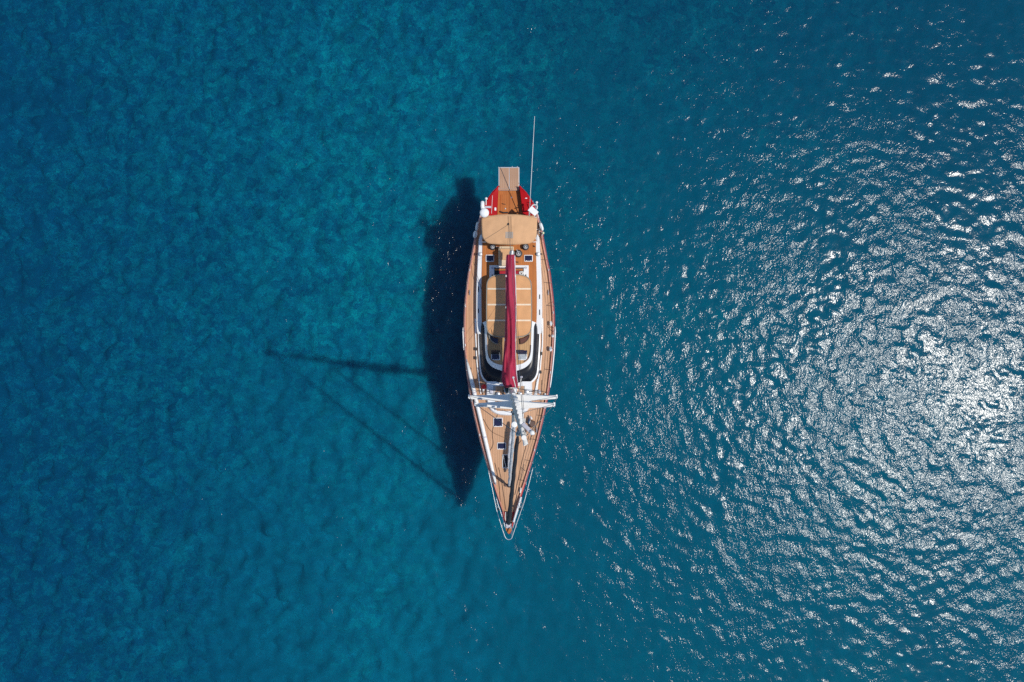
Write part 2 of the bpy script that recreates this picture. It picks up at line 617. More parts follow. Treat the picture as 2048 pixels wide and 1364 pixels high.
hull = build("hull", hull_mb, "red_gelcoat", yacht, smooth='auto')

# red quarters either side of the stern steps, with inner walls down to the well
for s in (-1, 1):
    mb = MB()
    st = [372, 378, 384, 391, 398, 405, 412, 421, 431]
    rr = []
    for py in st:
        zd = zdeck(py)
        t = (py - 372) / 59.0
        o = P(CX + s * (hw(py) - 2.6), py, zd + 0.10)
        m1 = P(CX + s * (hw(py) * 0.55 + 11), py, zd + 0.10 - 0.01)
        inn = P(CX + s * (20.8 + 7.5 * t if s > 0 else 21.5 + 3.0 * t), py, zd + 0.06)
        rr.append([o, m1, inn, (inn.x - s * 0.02, inn.y, 0.55)])
    mb.loft(rr, False)
    mb.add([rr[0][0], rr[0][1], rr[0][2], rr[0][3], (rr[0][0].x, rr[0][0].y, 0.5)], [(0, 1, 2, 3, 4)])
    q = build("stern_quarter", mb, "red_gelcoat", yacht, smooth='auto')
    # white moulded line on the quarter
    if s < 0:
        build("trim_line", MB().tube([P(985 - 0.5 * i, 391 + 9 * i, 1.60) for i in range(5)], 0.012, 5), "white_plastic", q)
    build("mooring_chock", MB().prism(PZ(rrect(989 if s < 0 else 1050.5, 415 if s < 0 else 395.5, 992.5 if s < 0 else 1054.5, 421 if s < 0 else 397.3, 0.8), 1.60), 0.08), "white_plastic", q)

# stern well with teak steps
well = build("stern_platform", MB().prism([P(996, 380, 1.06), P(1041, 380, 1.06), P(1047, 432, 1.06), P(995, 432, 1.06)], 0.25), "teak_varnished", yacht)
build("locker_lid", MB().prism(PZ(rrect(1001, 389, 1015.5, 427, 1.0), 1.085), 0.02), "teak_varnished", well, bevel=0.006)
build("locker_lid", MB().prism(PZ(rrect(1019, 386, 1037, 426, 1.0), 1.085), 0.02), "teak_varnished", well, bevel=0.006)
build("lid_catch", MB().tube([P(1003.5, 407, 1.1), P(1007, 408.2, 1.13), P(1011, 408.5, 1.1)], 0.02, 6), "black_rubber", well)
for x, y in ((1023.2, 395), (1010.5, 417.3)):
    build("ring_pull", MB().lathe(P(x, y, 1.08), [(0.045, 0), (0.045, 0.02), (0.02, 0.03)], 10), "stainless", well)
build("step_edge", MB().tube([P(1000, 423, 1.13), P(1006, 425.5, 1.15), P(1016, 425, 1.15)], 0.05, 6), "black_rubber", well)

# folding passerelle over the stern
pas = build("passerelle", MB().prism(PZ(rrect(997.0, 334.2, 1038.6, 381, 1.2), 1.18), 0.10), "stainless", yacht, bevel=0.01)
for x0, x1 in ((998.8, 1018.2), (1019.2, 1037.4)):
    w = (x1 - x0) / 4
    for k in range(4):
        build("plank", MB().prism(PZ([(x0 + k * w + 0.12, 335.6), (x0 + (k + 1) * w - 0.12, 335.6), (x0 + (k + 1) * w - 0.12, 377), (x0 + k * w + 0.12, 377)], 1.205), 0.03), "teak_grey", pas, bevel=0.004)
build("end_board", MB().prism(PZ([(998.6, 377.4), (1037.6, 377.4), (1037.6, 380.4), (998.6, 380.4)], 1.205), 0.03), "teak_grey", pas, bevel=0.004)
for x, y in ((1024.5, 334.0), (1034.6, 333.8), (997.5, 335.3), (1038.4, 366.5)):
    build("hinge_pin", MB().lathe(P(x, y, 1.15), [(0.035, 0), (0.04, 0.06), (0.02, 0.10)], 8), "stainless", pas)

# main deck, cambered
mb = MB()
rr = []
for py in [p for p in stations if 430 <= p <= 1056]:
    row = []
    for k in range(-6, 7):
        f = k / 6
        row.append(P(CX + f * max(hw(py) - 3.4, 0.3), py, zdeck(py) + 0.05 * (1 - f * f)))
    rr.append(row)
mb.loft(rr, False)
deck = build("deck", mb, "teak_deck", yacht, smooth=True)

# bulwark with its cap rail, on both sides
for s in (-1, 1):
    rr = []
    for py in [p for p in stations if 430 <= p <= 1060]:
        o = E(py, s, min(1.7, hw(py) * 0.2))
        zt = zdeck(py)
        wdt = min(4.8, 1.5 + hw(py) * 0.12)
        i = E(py, s, wdt)
        rr.append([(o.x, o.y, zt + 0.06), (o.x - s * 0.01, o.y, zt + 0.165), (i.x, i.y, zt + 0.165), (i.x, i.y, zt - 0.02)])
    mb = MB().loft(rr, True, True, True)
    br = build("bulwark", mb, "cap_rail", yacht, smooth='auto')
    # white strake bolted to the widest part of the rail
    y0, y1 = (652, 708) if s > 0 else (655, 700)
    pts = [E(y0 + (y1 - y0) * k / 8, s, -0.4, 0.05) for k in range(9)]
    if s > 0:
        pts = [E(y, s, -0.2, 0.08) for y in np.linspace(653, 775, 14)]
    build("rubbing_strake", MB().tube(pts, [0.03] + [0.045] * (len(pts) - 2) + [0.03], 7), "white_plastic", br, smooth=True)
    for py in ((470, 540, 625, 672, 745, 815, 900) if s > 0 else (540, 612, 690, 730, 800, 870)):
        a = E(py, s, 2.6, 0.165)
        build("fairlead", MB().box(a + Vector((0, 0, 0.02)), 0.06, 0.16, 0.05), "stainless", br, bevel=0.01)

# bow platform in golden teak
build("bow_platform", MB().prism(PZ(spline([(1011.2, 1055.5), (1012.5, 1062), (1017.5, 1067.3), (1022, 1062), (1023.8, 1055.5)], 5), 2.12), 0.12), "teak_varnished", yacht, bevel=0.01)
bz = zdeck(1035) + 0.075
well_b = build("anchor_locker", MB().prism(PZ([(1004.2, 1024), (1011, 1024), (1011, 1049), (1008.2, 1043)], bz), 0.05), "cushion_red", yacht)
build("anchor_locker", MB().prism(PZ([(1025, 1024), (1031.5, 1024), (1028.3, 1040), (1023.8, 1052)], bz), 0.05), "cushion_red", yacht)
gut = build("chain_gutter", MB().prism(PZ([(1010.6, 1023), (1016.4, 1023), (1016.4, 1050), (1010.6, 1050)], bz + 0.02), 0.06), "black_canvas", yacht)
for x in (1010.8, 1016.2):
    build("gutter_rail", MB().tube([P(x, 1024, bz + 0.05), P(x, 1046, bz + 0.05)], 0.022, 6), "white_paint", gut)
sh = build("stem_head", MB().prism(PZ([(1012, 1047), (1023, 1047), (1022, 1056.5), (1012.3, 1056.5)], 2.16), 0.14), "stainless", yacht, bevel=0.015)
build("anchor_roller", MB().tube([P(1013, 1051.5, 2.22), P(1021.5, 1051.5, 2.22)], 0.07, 10), "lilac_grey", sh)
build("roller_guard", MB().box(P(1018.5, 1053.8, 2.19), 0.16, 0.09, 0.10), "black_rubber", sh)

# ------------------------------------------------------------------ aft coachroof, coaming, cockpit
ZR = 1.98
coam_half_r = [(1054, 466), (1076, 470), (1079.5, 500), (1081.8, 540), (1083.4, 575), (1083.8, 610), (1083.6, 640), (1082.6, 662), (1081, 668)]
coam_half_l = [(2 * CX - x + (0.5 if y < 500 else 0.0), y) for x, y in coam_half_r]
outline = spline(coam_half_r, 4) + list(reversed(spline(coam_half_l, 4)))
coam = build("coaming", MB().loft([[P(x + (1.2 if x > CX else -1.2), y, 1.5) for x, y in outline], [P(x, y, ZR - 0.03) for x, y in outline]], True, False, True),
             "white_gelcoat", yacht, bevel=0.03)
top_r = [(1060, 472), (1071.2, 476), (1072, 500), (1073.6, 560), (1073.8, 600), (1073.2, 640), (1071.5, 650)]
outline_t = spline(top_r, 4) + list(reversed(spline([(2 * CX - x, y) for x, y in top_r], 4)))
aft_deck = build("aft_deck", MB().prism(PZ(outline_t, ZR), 0.06), "teak_varnished", coam)
for s in (-1, 1):
    for y0, y1 in (((589, 598), (619, 630)) if s > 0 else ((573, 584), (617, 626))):
        x = 1079.3 if s > 0 else 956.8
        build("vent_slot", MB().prism(PZ(rrect(x - 0.9, y0, x + 0.9, y1, 0.5), ZR - 0.02), 0.02), "dark_glass", coam)
    # sheet track and car
    xa, xb = (CX + s * 55.5, CX + s * 58)
    build("deck_winch", MB().lathe(P(CX + s * 57.5, 508.5, ZR - 0.03), [(0.13, 0), (0.13, 0.03), (0.085, 0.06), (0.075, 0.16), (0.10, 0.2), (0.10, 0.22), (0.03, 0.23)], 16), "stainless", coam, smooth='auto')
    build("cleat", MB().tube([P(CX + s * 63, 507.5, ZR - 0.3), P(CX + s * 66.5, 508.5, ZR - 0.3)], 0.04, 6), "black_rubber", coam)

def hatch(cx, cy, w, h, z, parent, glass="hatch_glass", frame="white_gelcoat", fw=1.4, name="deck_hatch"):
    f = build(name, MB().prism(PZ(rrect(cx - w / 2, cy - h / 2, cx + w / 2, cy + h / 2, 1.6), z + 0.05), 0.06), frame, parent, bevel=0.012)
    build("pane", MB().prism(PZ(rrect(cx - w / 2 + fw, cy - h / 2 + fw, cx + w / 2 - fw, cy + h / 2 - fw, 0.8), z + 0.066), 0.02), glass, f, bevel=0.004)
    for s in (-1, 1):
        build("hinge", MB().box(P(cx + s * w * 0.24, cy + h / 2 - 1.6, z + 0.075), 0.07, 0.05, 0.03), "stainless", f)
    return f

hatch(979.8, 516.4, 17, 14.2, ZR, aft_deck)
hatch(1057, 516.4, 17.4, 13.4, ZR, aft_deck)

# helm seat console and cushion
con = build("helm_console", MB().prism(PZ(rrect(997.0, 492, 1027.5, 531.5, 3.5), ZR + 0.50), 0.5, 0.97), "cream_seat", aft_deck, bevel=0.05, seg=3)
build("seat_cushion", MB().prism(PZ(rrect(999.5, 498, 1024, 519.5, 2.5), ZR + 0.58), 0.1), "canvas_tan", con, bevel=0.035, seg=3)
build("seat_back", MB().prism(PZ(rrect(998.0, 493, 1026, 496.6, 1.6), ZR + 0.74), 0.26), "cream_seat", con, bevel=0.04, seg=3)

def winch(px, py, z, parent, r=0.17):
    w = build("winch", MB().lathe(P(px, py, z), [(r * 1.3, 0), (r * 1.3, 0.05), (r * 0.85, 0.09), (r * 0.75, 0.22), (r * 1.05, 0.30), (r * 1.05, 0.34), (r * 0.5, 0.36)], 20), "black_rubber", parent, smooth='auto')
    build("winch_drum", MB().lathe(P(px, py, z + 0.30), [(r * 0.80, 0), (r * 0.82, 0.05), (r * 0.7, 0.09), (r * 0.5, 0.06), (r * 0.3, 0.06), (r * 0.28, 0.13), (r * 0.1, 0.13)], 20), "winch_steel", w, smooth='auto')
    return w

winch(985.2, 494, ZR, aft_deck, 0.16)
winch(1051, 493.8, ZR, aft_deck, 0.17)
w3 = winch(1036.8, 507.2, ZR, aft_deck, 0.19)
build("winch_handle", MB().tube([P(1036.8, 507.2, ZR + 0.44), P(1034, 500.5, ZR + 0.46), P(1033.6, 499.6, ZR + 0.58)], [0.025, 0.025, 0.035], 7), "stainless", w3)
for i, (x, y) in enumerate(((993.5, 494), (995.6, 494.2))):
    build("control_lever", MB().tube([P(x, y, ZR), P(x, y - 0.4, ZR + 0.28)], [0.03, 0.022], 7), "stainless", aft_deck)
build("deck_cleat", MB().tube([P(1031.5, 523.8, ZR + 0.05), P(1033.5, 524, ZR + 0.09), P(1036.5, 524.6, ZR + 0.05)], 0.03, 6), "black_rubber", aft_deck)
build("deck_cleat", MB().tube([P(1066.8, 491.6, ZR + 0.05), P(1068, 492.5, ZR + 0.09), P(1069.8, 493.6, ZR + 0.05)], 0.03, 6), "black_rubber", aft_deck)

# companionway: white surround with a dark opening and red cushions inside
comp = build("companionway", MB().prism(PZ(rrect(978.8, 530.4, 1057.4, 560, 1.2), ZR + 0.14), 0.16), "white_gelcoat", aft_deck, bevel=0.02)
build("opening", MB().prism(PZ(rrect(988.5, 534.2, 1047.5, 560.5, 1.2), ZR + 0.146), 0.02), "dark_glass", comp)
build("sill_board", MB().prism(PZ([(990, 537.5), (1046, 537.5), (1046, 541), (990, 541)], ZR + 0.165), 0.02), "teak_varnished", comp)
build("cushion", MB().prism(PZ(rrect(999, 541.8, 1040, 552, 1.0), ZR + 0.20), 0.08), "cushion_red", comp, bevel=0.025)
build("grab_rail", MB().tube([P(990.5, 535.3, ZR + 0.22), P(1010, 535.3, ZR + 0.24)], 0.035, 8), "stainless", comp)
build("grab_rail", MB().tube([P(1031, 535.3, ZR + 0.22), P(1050.5, 535.3, ZR + 0.24)], 0.035, 8), "stainless", comp)
for x, y in ((985, 536), (1051.5, 535.5)):
    build("speaker", MB().lathe(P(x, y, ZR + 0.14), [(0.085, 0), (0.085, 0.012), (0.05, 0.014), (0.04, 0.006)], 14), "lilac_grey", comp)
for x, y in ((984.7, 551.5), (1051.5, 551.5)):
    build("switch_panel", MB().prism(PZ(rrect(x - 1.2, y - 2.5, x + 1.2, y + 2.5, 0.4), ZR + 0.15), 0.02), "dark_glass", comp)

# ------------------------------------------------------------------ pilot house with wraparound window
base_h = [(60.5, 640), (62, 655), (62.2, 690), (60.8, 715), (57.6, 747), (48, 763.5), (29, 771.5), (17, 774.3), (0, 775.5)]
do_h = [(53.9, 645.5), (58.8, 653), (60.4, 668), (59.6, 690), (58.0, 715), (55.0, 745), (46, 760.5), (28, 768.3), (17, 771.2), (0, 772.5)]
di_h = [(53.5, 645.5), (50.0, 653), (49.2, 668), (48.6, 684), (47.4, 707), (44.5, 722.4), (34, 734), (20, 740.2), (12, 742), (0, 743)]
ri_h = [(45.8, 642), (44.9, 653), (44.4, 668), (43.8, 684), (43.0, 706), (38.8, 718), (29, 726), (17, 729.6), (9, 730.4), (0, 730.8)]
n_sp = 5
def half_ring(h, z):
    o = mirror_outline(h, n_sp)
    return [P(x, y, z) for x, y in o]
def resample(h, m):
    s = spline(h, 12)
    d = [0]
    for a, b2 in zip(s[:-1], s[1:]):
        d.append(d[-1] + math.hypot(a[0] - b2[0], a[1] - b2[1]))
    t = np.linspace(0, d[-1], m)
    return [(float(np.interp(q, d, [p[0] for p in s])), float(np.interp(q, d, [p[1] for p in s]))) for q in t]
def full(h, z, m=34, dx=0.0, dy=0.0):
    h = resample(h, m)
    r = [(CX + w + dx, y + dy) for w, y in h]
    l = [(CX - w - dx, y + dy) for w, y in reversed(h)][1:]
    return [P(x, y, z) for x, y in r + l]
Z0, Z1, Z2, Z3 = 1.50, 1.72, 2.40, 2.56
house = build("pilot_house", MB().loft([full(base_h, Z0), full(base_h, Z1 - 0.03), full(do_h, Z1 - 0.012), full(di_h, Z2 - 0.012), full(di_h, Z2 + 0.03, dx=-0.6, dy=-0.6), full(ri_h, Z3), full(ri_h, Z3 - 0.05)], False),
              "white_gelcoat", yacht, smooth='auto')
def offset_in(pts, f):
    return pts
win = build("wraparound_window", MB().loft([full(do_h, Z1 + 0.004), full(di_h, Z2 + 0.004)], False), "dark_glass", house, smooth=True)
md = win.modifiers.new("thickness", 'SOLIDIFY')
md.thickness = 0.012
md.offset = 0
roof_o = mirror_outline([(w - 0.3, y - 0.2) if w > 0 else (0, y - 0.3) for w, y in ri_h], 6)
roof = build("house_roof", MB().prism(PZ(roof_o, Z3 - 0.02), 0.05), "teak_house", house)
# dark grab rail round the roof edge
rail_h = [(43.5, 690), (42.3, 706), (38.0, 716.5), (30, 723.5)]
for s in (-1, 1):
    build("roof_rail", MB().tube([P(CX + s * w, y, Z3 + 0.06) for w, y in spline(rail_h, 5)], 0.022, 6), "bronze_shadow", roof)

# small curved dodger windows in front of the awning
for s in (-1, 1):
    o = [(21.5, 677.5), (31, 675), (40, 669.5), (39.2, 674), (36, 679.5), (30, 684.5), (22.5, 687.2)]
    o = [(CX + s * w, y) for w, y in o]
    dw = build("dodger_window", MB().prism(PZ(o, Z3 + 0.14), 0.15), "sunlit_glass" if s > 0 else "hatch_glass", roof, bevel=0.02)  # one glass: right painted as sunlit, left as shaded by the boom
    edge = [(40.2, 669.0), (39.4, 674.5), (36.3, 680.2), (30.2, 685.4), (22.5, 688.2)]
    build("window_rim", MB().tube([P(CX + s * w, y, Z3 + 0.15) for w, y in spline(edge, 4)], 0.035, 6), "bronze_shadow" if s > 0 else "canvas_edge", dw)

# opened roof hatches, lids standing up aft
for s, gl in ((-1, "hatch_glass"), (1, "glare_glass")):  # left pane coloured as shaded, right pane as glare
    cx = CX + s * 27.0
    hf = hatch(cx, 713.8, 18, 13, Z3 - 0.02, roof, glass=gl, fw=1.6, name="roof_hatch")
    a, b2 = P(cx - 9, 707.6, Z3 + 0.06), P(cx + 9, 707.6, Z3 + 0.06)
    up = Vector((0, 0.22, 0.32))
    th = Vector((0, -0.03, 0.02))
    vs = [a, b2, b2 + up, a + up]
    mb = MB().add([p for p in vs] + [p + th for p in vs], [(0, 1, 2, 3), (7, 6, 5, 4), (0, 4, 5, 1), (1, 5, 6, 2), (2, 6, 7, 3), (3, 7, 4, 0)])
    build("lid", mb, "dark_glass" if s < 0 else "hatch_glass", hf)
    build("lid_stay", MB().tube([P(cx + 7.5, 713, Z3 + 0.05), b2 + up * 0.8 - Vector((0.05, 0, 0))], 0.012, 5), "stainless", hf)

# ------------------------------------------------------------------ fore coachroof round the mast
ZF = 1.86
fo = [(45, 764), (45.2, 775), (45, 790), (43.5, 803), (40, 814), (34, 822), (24, 827.5), (12, 829.8), (0, 830.3)]
fore = build("fore_coachroof", MB().loft([full(fo, 1.48, 24, dx=1.5, dy=1.5), full(fo, ZF - 0.05, 24), full(fo, ZF, 24, dx=-1.2, dy=-1.2)], False, False, False), "white_gelcoat", yacht, smooth='auto')
fo_top = mirror_outline([(w - 1.1 if w > 0 else 0, y - 1.15) for w, y in fo], 5)
build("coachroof_top", MB().prism(PZ(fo_top, ZF), 0.06), "white_gelcoat", fore)
build("teak_inlay", MB().prism(PZ([(990.5, 772), (1047.5, 772), (1047.5, 795), (1033, 795), (1033, 822), (995, 822), (992.5, 820), (990.5, 816)], ZF + 0.012), 0.03), "teak_deck", fore)
build("non_slip_strip", MB().prism(PZ([(988.6, 808), (990.2, 808), (990.6, 821), (989.0, 820)], ZF + 0.012), 0.02), "navy_canvas", fore)
for s in (-1, 1):
    build("deck_vent", MB().lathe(P(CX + s * 35.2, 783.0, ZF), [(0.15, 0), (0.15, 0.05), (0.11, 0.12), (0.05, 0.14)], 16), "lilac_grey" if s < 0 else "stainless", fore, smooth='auto')
    build("halyard_winch", MB().lathe(P(CX + s * 22, 787, ZF), [(0.12, 0), (0.12, 0.04), (0.08, 0.08), (0.08, 0.18), (0.11, 0.22), (0.04, 0.25)], 14), "stainless", fore, smooth='auto')
    build("coachroof_seam", MB().prism(PZ([(CX + s * 29.2, 772), (CX + s * 31.2, 772), (CX + s * 31.2, 792), (CX + s * 29.2, 792)], ZF + 0.02), 0.03), "canvas_edge", fore)

# ------------------------------------------------------------------ foredeck hatches and fittings
hatch(996.0, 844.6, 19, 18.4, zdeck(845) + 0.03, deck)
hatch(1003.2, 892.0, 18, 14, zdeck(892) + 0.03, deck)
zb = zdeck(922) + 0.04
big = hatch(1012.5, 922.8, 16, 27.5, zb, deck, glass="dark_glass")
build("hatch_stay", MB().tube([P(1006.5, 911, zb + 0.12), P(1013, 940, zb + 0.12)], 0.018, 6), "rope_white", big)

# ventilator cowl in dark bronze on the foredeck
fz = zdeck(860) + 0.05
cowl = build("windlass", MB().lathe(P(1046.6, 860.5, fz), [(0.24, 0), (0.24, 0.08), (0.16, 0.14), (0.16, 0.30), (0.22, 0.36), (0.2, 0.42), (0.05, 0.44)], 20), "bronze_shadow", deck, smooth='auto')
for dx in (-0.6, 2.2):
    build("chain_stopper", MB().tube([P(1046 + dx, 867, fz + 0.05), P(1046 + dx + 0.2, 873, fz + 0.05)], 0.03, 6), "black_rubber", cowl)
build("deck_strap", MB().tube([P(1067.5, 853, fz + 0.03), P(1070.5, 850.5, fz + 0.04)], 0.02, 5), "rope_white", deck)
build("drum_shadow", MB().lathe(P(1011.2, 969.8, zdeck(970) + 0.05), [(0.105, 0), (0.105, 0.05), (0.06, 0.07)], 14), "bronze_shadow", deck)  # dark disc standing in for the furling drum's cast shadow
build("mooring_cleat", MB().tube([P(1040.3, 985.8, zdeck(985) + 0.16), P(1041.2, 980, zdeck(985) + 0.19), P(1042.0, 975.5, zdeck(985) + 0.16)], [0.03, 0.05, 0.03], 7), "white_plastic", deck)
for s in (-1, 1):
    for py in (585, 860):
        a = E(py, s, 9, 0.12)
        build("mooring_cleat", MB().tube([a + Vector((0, -0.17, 0)), a + Vector((0, 0, 0.03)), a + Vector((0, 0.17, 0))], [0.02, 0.035, 0.02], 7), "stainless", deck)

# white jib sheet tracks and hand rails along the side decks
for s in (-1, 1):
    if s > 0:
        pts = [(1085.2, 636), (1085.4, 660), (1084.6, 690), (1083.2, 706), (1081.6, 722), (1080.4, 735), (1078, 750), (1075, 770), (1072.8, 790)]
    else:
        pts = [(950.8, 637), (951.4, 672), (952.2, 690), (953.0, 712), (954.3, 728), (956.2, 745), (958.6, 765), (961.6, 788)]
    tr = build("sheet_track", MB().tube([P(x, y, 1.60 + 0.05 * max(0, (y - 700) / 100)) for x, y in spline(pts, 4)], 0.045, 7), "white_plastic", deck, smooth=True)
    if s > 0:
        build("sheet_track", MB().tube([P(1074.9, 758, 1.64), P(1069.8, 790, 1.68)], 0.04, 7), "white_plastic", deck, smooth=True)
    for px, py in (((1082.4, 707), (1081.2, 744)) if s > 0 else ((951.8, 698), (951.6, 716))):
        build("track_car", MB().box(P(px, py, 1.70), 0.13, 0.20, 0.10), "black_rubber", tr, bevel=0.02)

# ------------------------------------------------------------------ bimini over the helm
def canvas_sheet(half, z, crown, m=30, nx=16, thick=0.05, xc=CX, sag=0.0):
    """Closed outline given as left and right edge per row; a crowned sheet with a rolled edge."""
    rows = []
    for y, xl, xr in half:
        row = []
        for k in range(nx + 1):
            f = k / nx * 2 - 1
            x = xl + (xr - xl) * k / nx
            row.append((x, y, z + crown * (1 - f * f)))
        rows.append(row)
    return rows

def sheet_build(name, edges, z, crown, material, parent, thick=0.05, longc=0.0, ripple=0.0, nx=24):
    """edges: list of (f, list of (x, y)) rows from aft to forward, each row a polyline across."""
    mb = MB()
    ny = len(edges)
    rr = []
    for j, row in enumerate(edges):
        g = j / (ny - 1) * 2 - 1
        r = []
        for k, (x, y) in enumerate(row):
            f = k / (len(row) - 1) * 2 - 1
            zz = z + crown * (1 - f * f) + longc * (1 - g * g)
            zz += ripple * math.sin(x * 0.33 + 1.1 * math.sin(y * 0.11)) * (1 - f ** 6)
            r.append(P(x, y, zz))
        rr.append(r)
    mb.loft(rr, False)
    ob = build(name, mb, material, parent, smooth=True)
    md = ob.modifiers.new("thickness", 'SOLIDIFY')
    md.thickness = thick
    md.offset = 0
    return ob

ZB = 3.55
rows = []
for j in range(13):
    t = j / 12
    row = []
    for k in range(33):
        f = k / 32 * 2 - 1
        ytop = 428.6 + 7.0 * abs(f) ** 2.2
        ybot = 489.3 - 3.0 * f * f - 8.5 * abs(f) ** 14
        y = ytop + (ybot - ytop) * t
        half = 56.0 - 2.0 * t - (4.0 * max(0, (t - 0.86) / 0.14) ** 2) - 0.8 * max(0, (0.1 - t) / 0.1)
        row.append((1018.6 + f * half, y))
    rows.append(row)
bim = sheet_build("bimini", rows, ZB, 0.16, "canvas_tan", yacht, 0.04, 0.05, 0.008)
build("vent_panel", MB().prism([P(x, y, ZB + 0.235) for x, y in rrect(1010.8, 463.5, 1026.3, 476.5, 1)], 0.03), "vent_mesh", bim)
for k, y in enumerate((434, 459, 484)):
    pts = [P(1018.6 + f * 55.0, y, ZB - 0.05 + 0.16 * (1 - f * f)) for f in np.linspace(-1, 1, 11)]
    a, b2 = pts[0], pts[-1]
    lo = Vector((a.x - 0.05, P(0, 462, 1.9).y, 1.95))
    hi = Vector((b2.x + 0.05, P(0, 462, 1.9).y, 1.95))
    build("hoop", MB().tube([lo] + pts + [hi], 0.018, 6), "stainless", bim)
build("seam", MB().tube([P(1018.4, y, ZB + 0.16 + 0.05 * (1 - ((y - 459) / 30) ** 2) + 0.004) for y in np.linspace(430, 488, 9)], 0.008, 5), "canvas_edge", bim)
build("corner_patch", MB().prism([P(1050, 430.9, ZB + 0.11), P(1057.5, 431.6, ZB + 0.10), P(1054.5, 434.8, ZB + 0.12)], 0.02), "canvas_edge", bim)

# ------------------------------------------------------------------ awning over the cockpit
ZA = 3.0
rows = []
for j in range(25):
    t = j / 24
    row = []
    for k in range(33):
        f = k / 32 * 2 - 1
        ytop = 548.2 + 6 * abs(f) ** 2.0 + 9.5 * abs(f) ** 9
        ybot = 674.5 - 4 * f * f - 7.0 * abs(f) ** 7
        y = ytop + (ybot - ytop) * t
        half = 44.3 + 0.8 * math.sin(t * math.pi * 0.9) - 2.0 * max(0, (t - 0.85) / 0.15) ** 2 - 0.8 * max(0, (0.08 - t) / 0.08)
        row.append((CX - 0.2 + f * half, y))
    rows.append(row)
awn = sheet_build("cockpit_awning", rows, ZA, 0.12, "canvas_awning", yacht, 0.03, 0.04, 0.006)
def awning_z(x, y):
    f = (x - CX) / 45.0
    g = (y - 611) / 63.0
    return ZA + 0.12 * (1 - f * f) + 0.04 * max(0, 1 - g * g)
for y in (577.6, 609.2, 640.8):
    mb = MB()
    for x0, x1 in ((975, 1061.5),):
        rr = []
        for x in np.linspace(x0, x1, 17):
            z = awning_z(x, y) + 0.045
            rr.append([P(x, y - 1.6, z), P(x, y + 1.6, z), P(x, y + 1.6, z - 0.012), P(x, y - 1.6, z - 0.012)])
        mb.loft(rr, True, True, True)
    build("strap", mb, "canvas_strap", awn)
loop = [rows[0][k] for k in range(33)] + [rows[j][32] for j in range(1, 25)] + [rows[24][k] for k in range(31, -1, -1)] + [rows[j][0] for j in range(23, 0, -1)]
build("edge_tube", MB().tube([P(x, y, awning_z(x, y) + 0.0) for x, y in loop] + [P(loop[0][0], loop[0][1], awning_z(*loop[0]))], 0.032, 7), "canvas_edge", awn, smooth=True)
for x, y in ((975, 566), (1061, 566), (974, 612), (1062.5, 612), (976.5, 660), (1060, 660)):
    top = P(x, y, ZA)
    build("awning_leg", MB().tube([top, (top.x, top.y, 1.95)], 0.022, 6), "stainless", awn)

# ------------------------------------------------------------------ boom with its maroon sail cover
ZBM = 4.15
EDGE = [(509, 1013.6, 1029.8), (520, 1012.6, 1029.8), (545, 1012.0, 1030.2), (570, 1012.4, 1031.4), (600, 1012.3, 1032.0), (635, 1011.8, 1031.8), (665, 1010.8, 1031.3),
        (690, 1009.3, 1031.0), (710, 1007.6, 1031.2), (730, 1006.0, 1031.8), (748, 1004.6, 1033.2), (760, 1004.2, 1034.4), (769, 1006.0, 1035.8), (775, 1012, 1036.0)]
mast_b = P(1021.0, 777, 1.9)
boom = build("boom", MB().tube([P(1023.5, 503, 3.95), P(1022.0, 640, 3.95), P(1021.0, 776, 3.95)], 0.15, 14), "mast_paint", yacht, smooth='auto')
build("boom_end", MB().tube([P(1023.4, 509, 4.0), P(1024.0, 502, 4.05), P(1024.2, 499.5, 4.0)], [0.13, 0.11, 0.05], 10), "stainless", boom, smooth='auto')
rr = []
yy = np.linspace(509, 775, 90)
for y in yy:
    xl = np.interp(y, [e[0] for e in EDGE], [e[1] for e in EDGE])
    xr = np.interp(y, [e[0] for e in EDGE], [e[2] for e in EDGE])
    tt = (y - 509) / 266
    hgt = 0.36 + 0.55 * tt ** 1.5
    ring = []
    N = 44
    for k in range(N):
        a = 2 * math.pi * k / N
        f = math.cos(a)
        g = math.sin(a)
        # fold depth grows towards the mast where the sail is bunched
        fold = (0.03 + 0.10 * tt ** 2) * (math.sin(5 * a + 2.2 * math.sin(y * 0.03) + 0.6) + 0.6 * math.sin(9 * a + y * 0.05))
        fold += 0.02 * math.sin(y * 0.55 + 3 * a) * tt
        edge = math.copysign(abs(f) ** 0.8, f)
        groove = -0.20 * tt ** 1.5 * math.exp(-((f + 0.12) / 0.16) ** 2) * max(0, g)
        z = ZBM + (hgt if g > 0 else 0.30) * math.copysign(abs(g) ** 0.9, g) + (fold * 1.1 + groove) * max(0, g) ** 0.5
        xm, wd = (xl + xr) / 2, (xr - xl) / 2
        ring.append(P(xm + wd * edge * (1 + 0.02 * math.sin(y * 0.2 + 4 * g)), y + fold * 6 * tt, z))
    rr.append(ring)
cover = build("sail_cover", MB().loft(rr, True, True, True), "maroon_canvas", boom, smooth=True)
for s in (0, 1):
    pts = []
    for y in np.linspace(511, 764, 30):
        x = np.interp(y, [e[0] for e in EDGE], [e[1 + s] for e in EDGE])
        pts.append(P(x + (-0.2 if s == 0 else -0.6), y, ZBM + 0.12 + 0.02 * math.sin(y * 0.1)))
    build("batten", MB().tube(pts, 0.026 if s == 0 else 0.05, 6), "maroon_edge" if s == 0 else "lilac_grey", cover, smooth=True)
for y in (552, 615, 680):
    for s in (0, 1):
        x = np.interp(y, [e[0] for e in EDGE], [e[1 + s] for e in EDGE])
        build("lazy_jack_block", MB().tube([P(x, y - 2, ZBM + 0.18), P(x, y + 2, ZBM + 0.18)], 0.035, 6), "white_plastic", cover)
build("vang", MB().tube([P(1020.8, 775, 2.2), P(1021.3, 738, 3.75)], 0.07, 10), "mast_paint", boom)

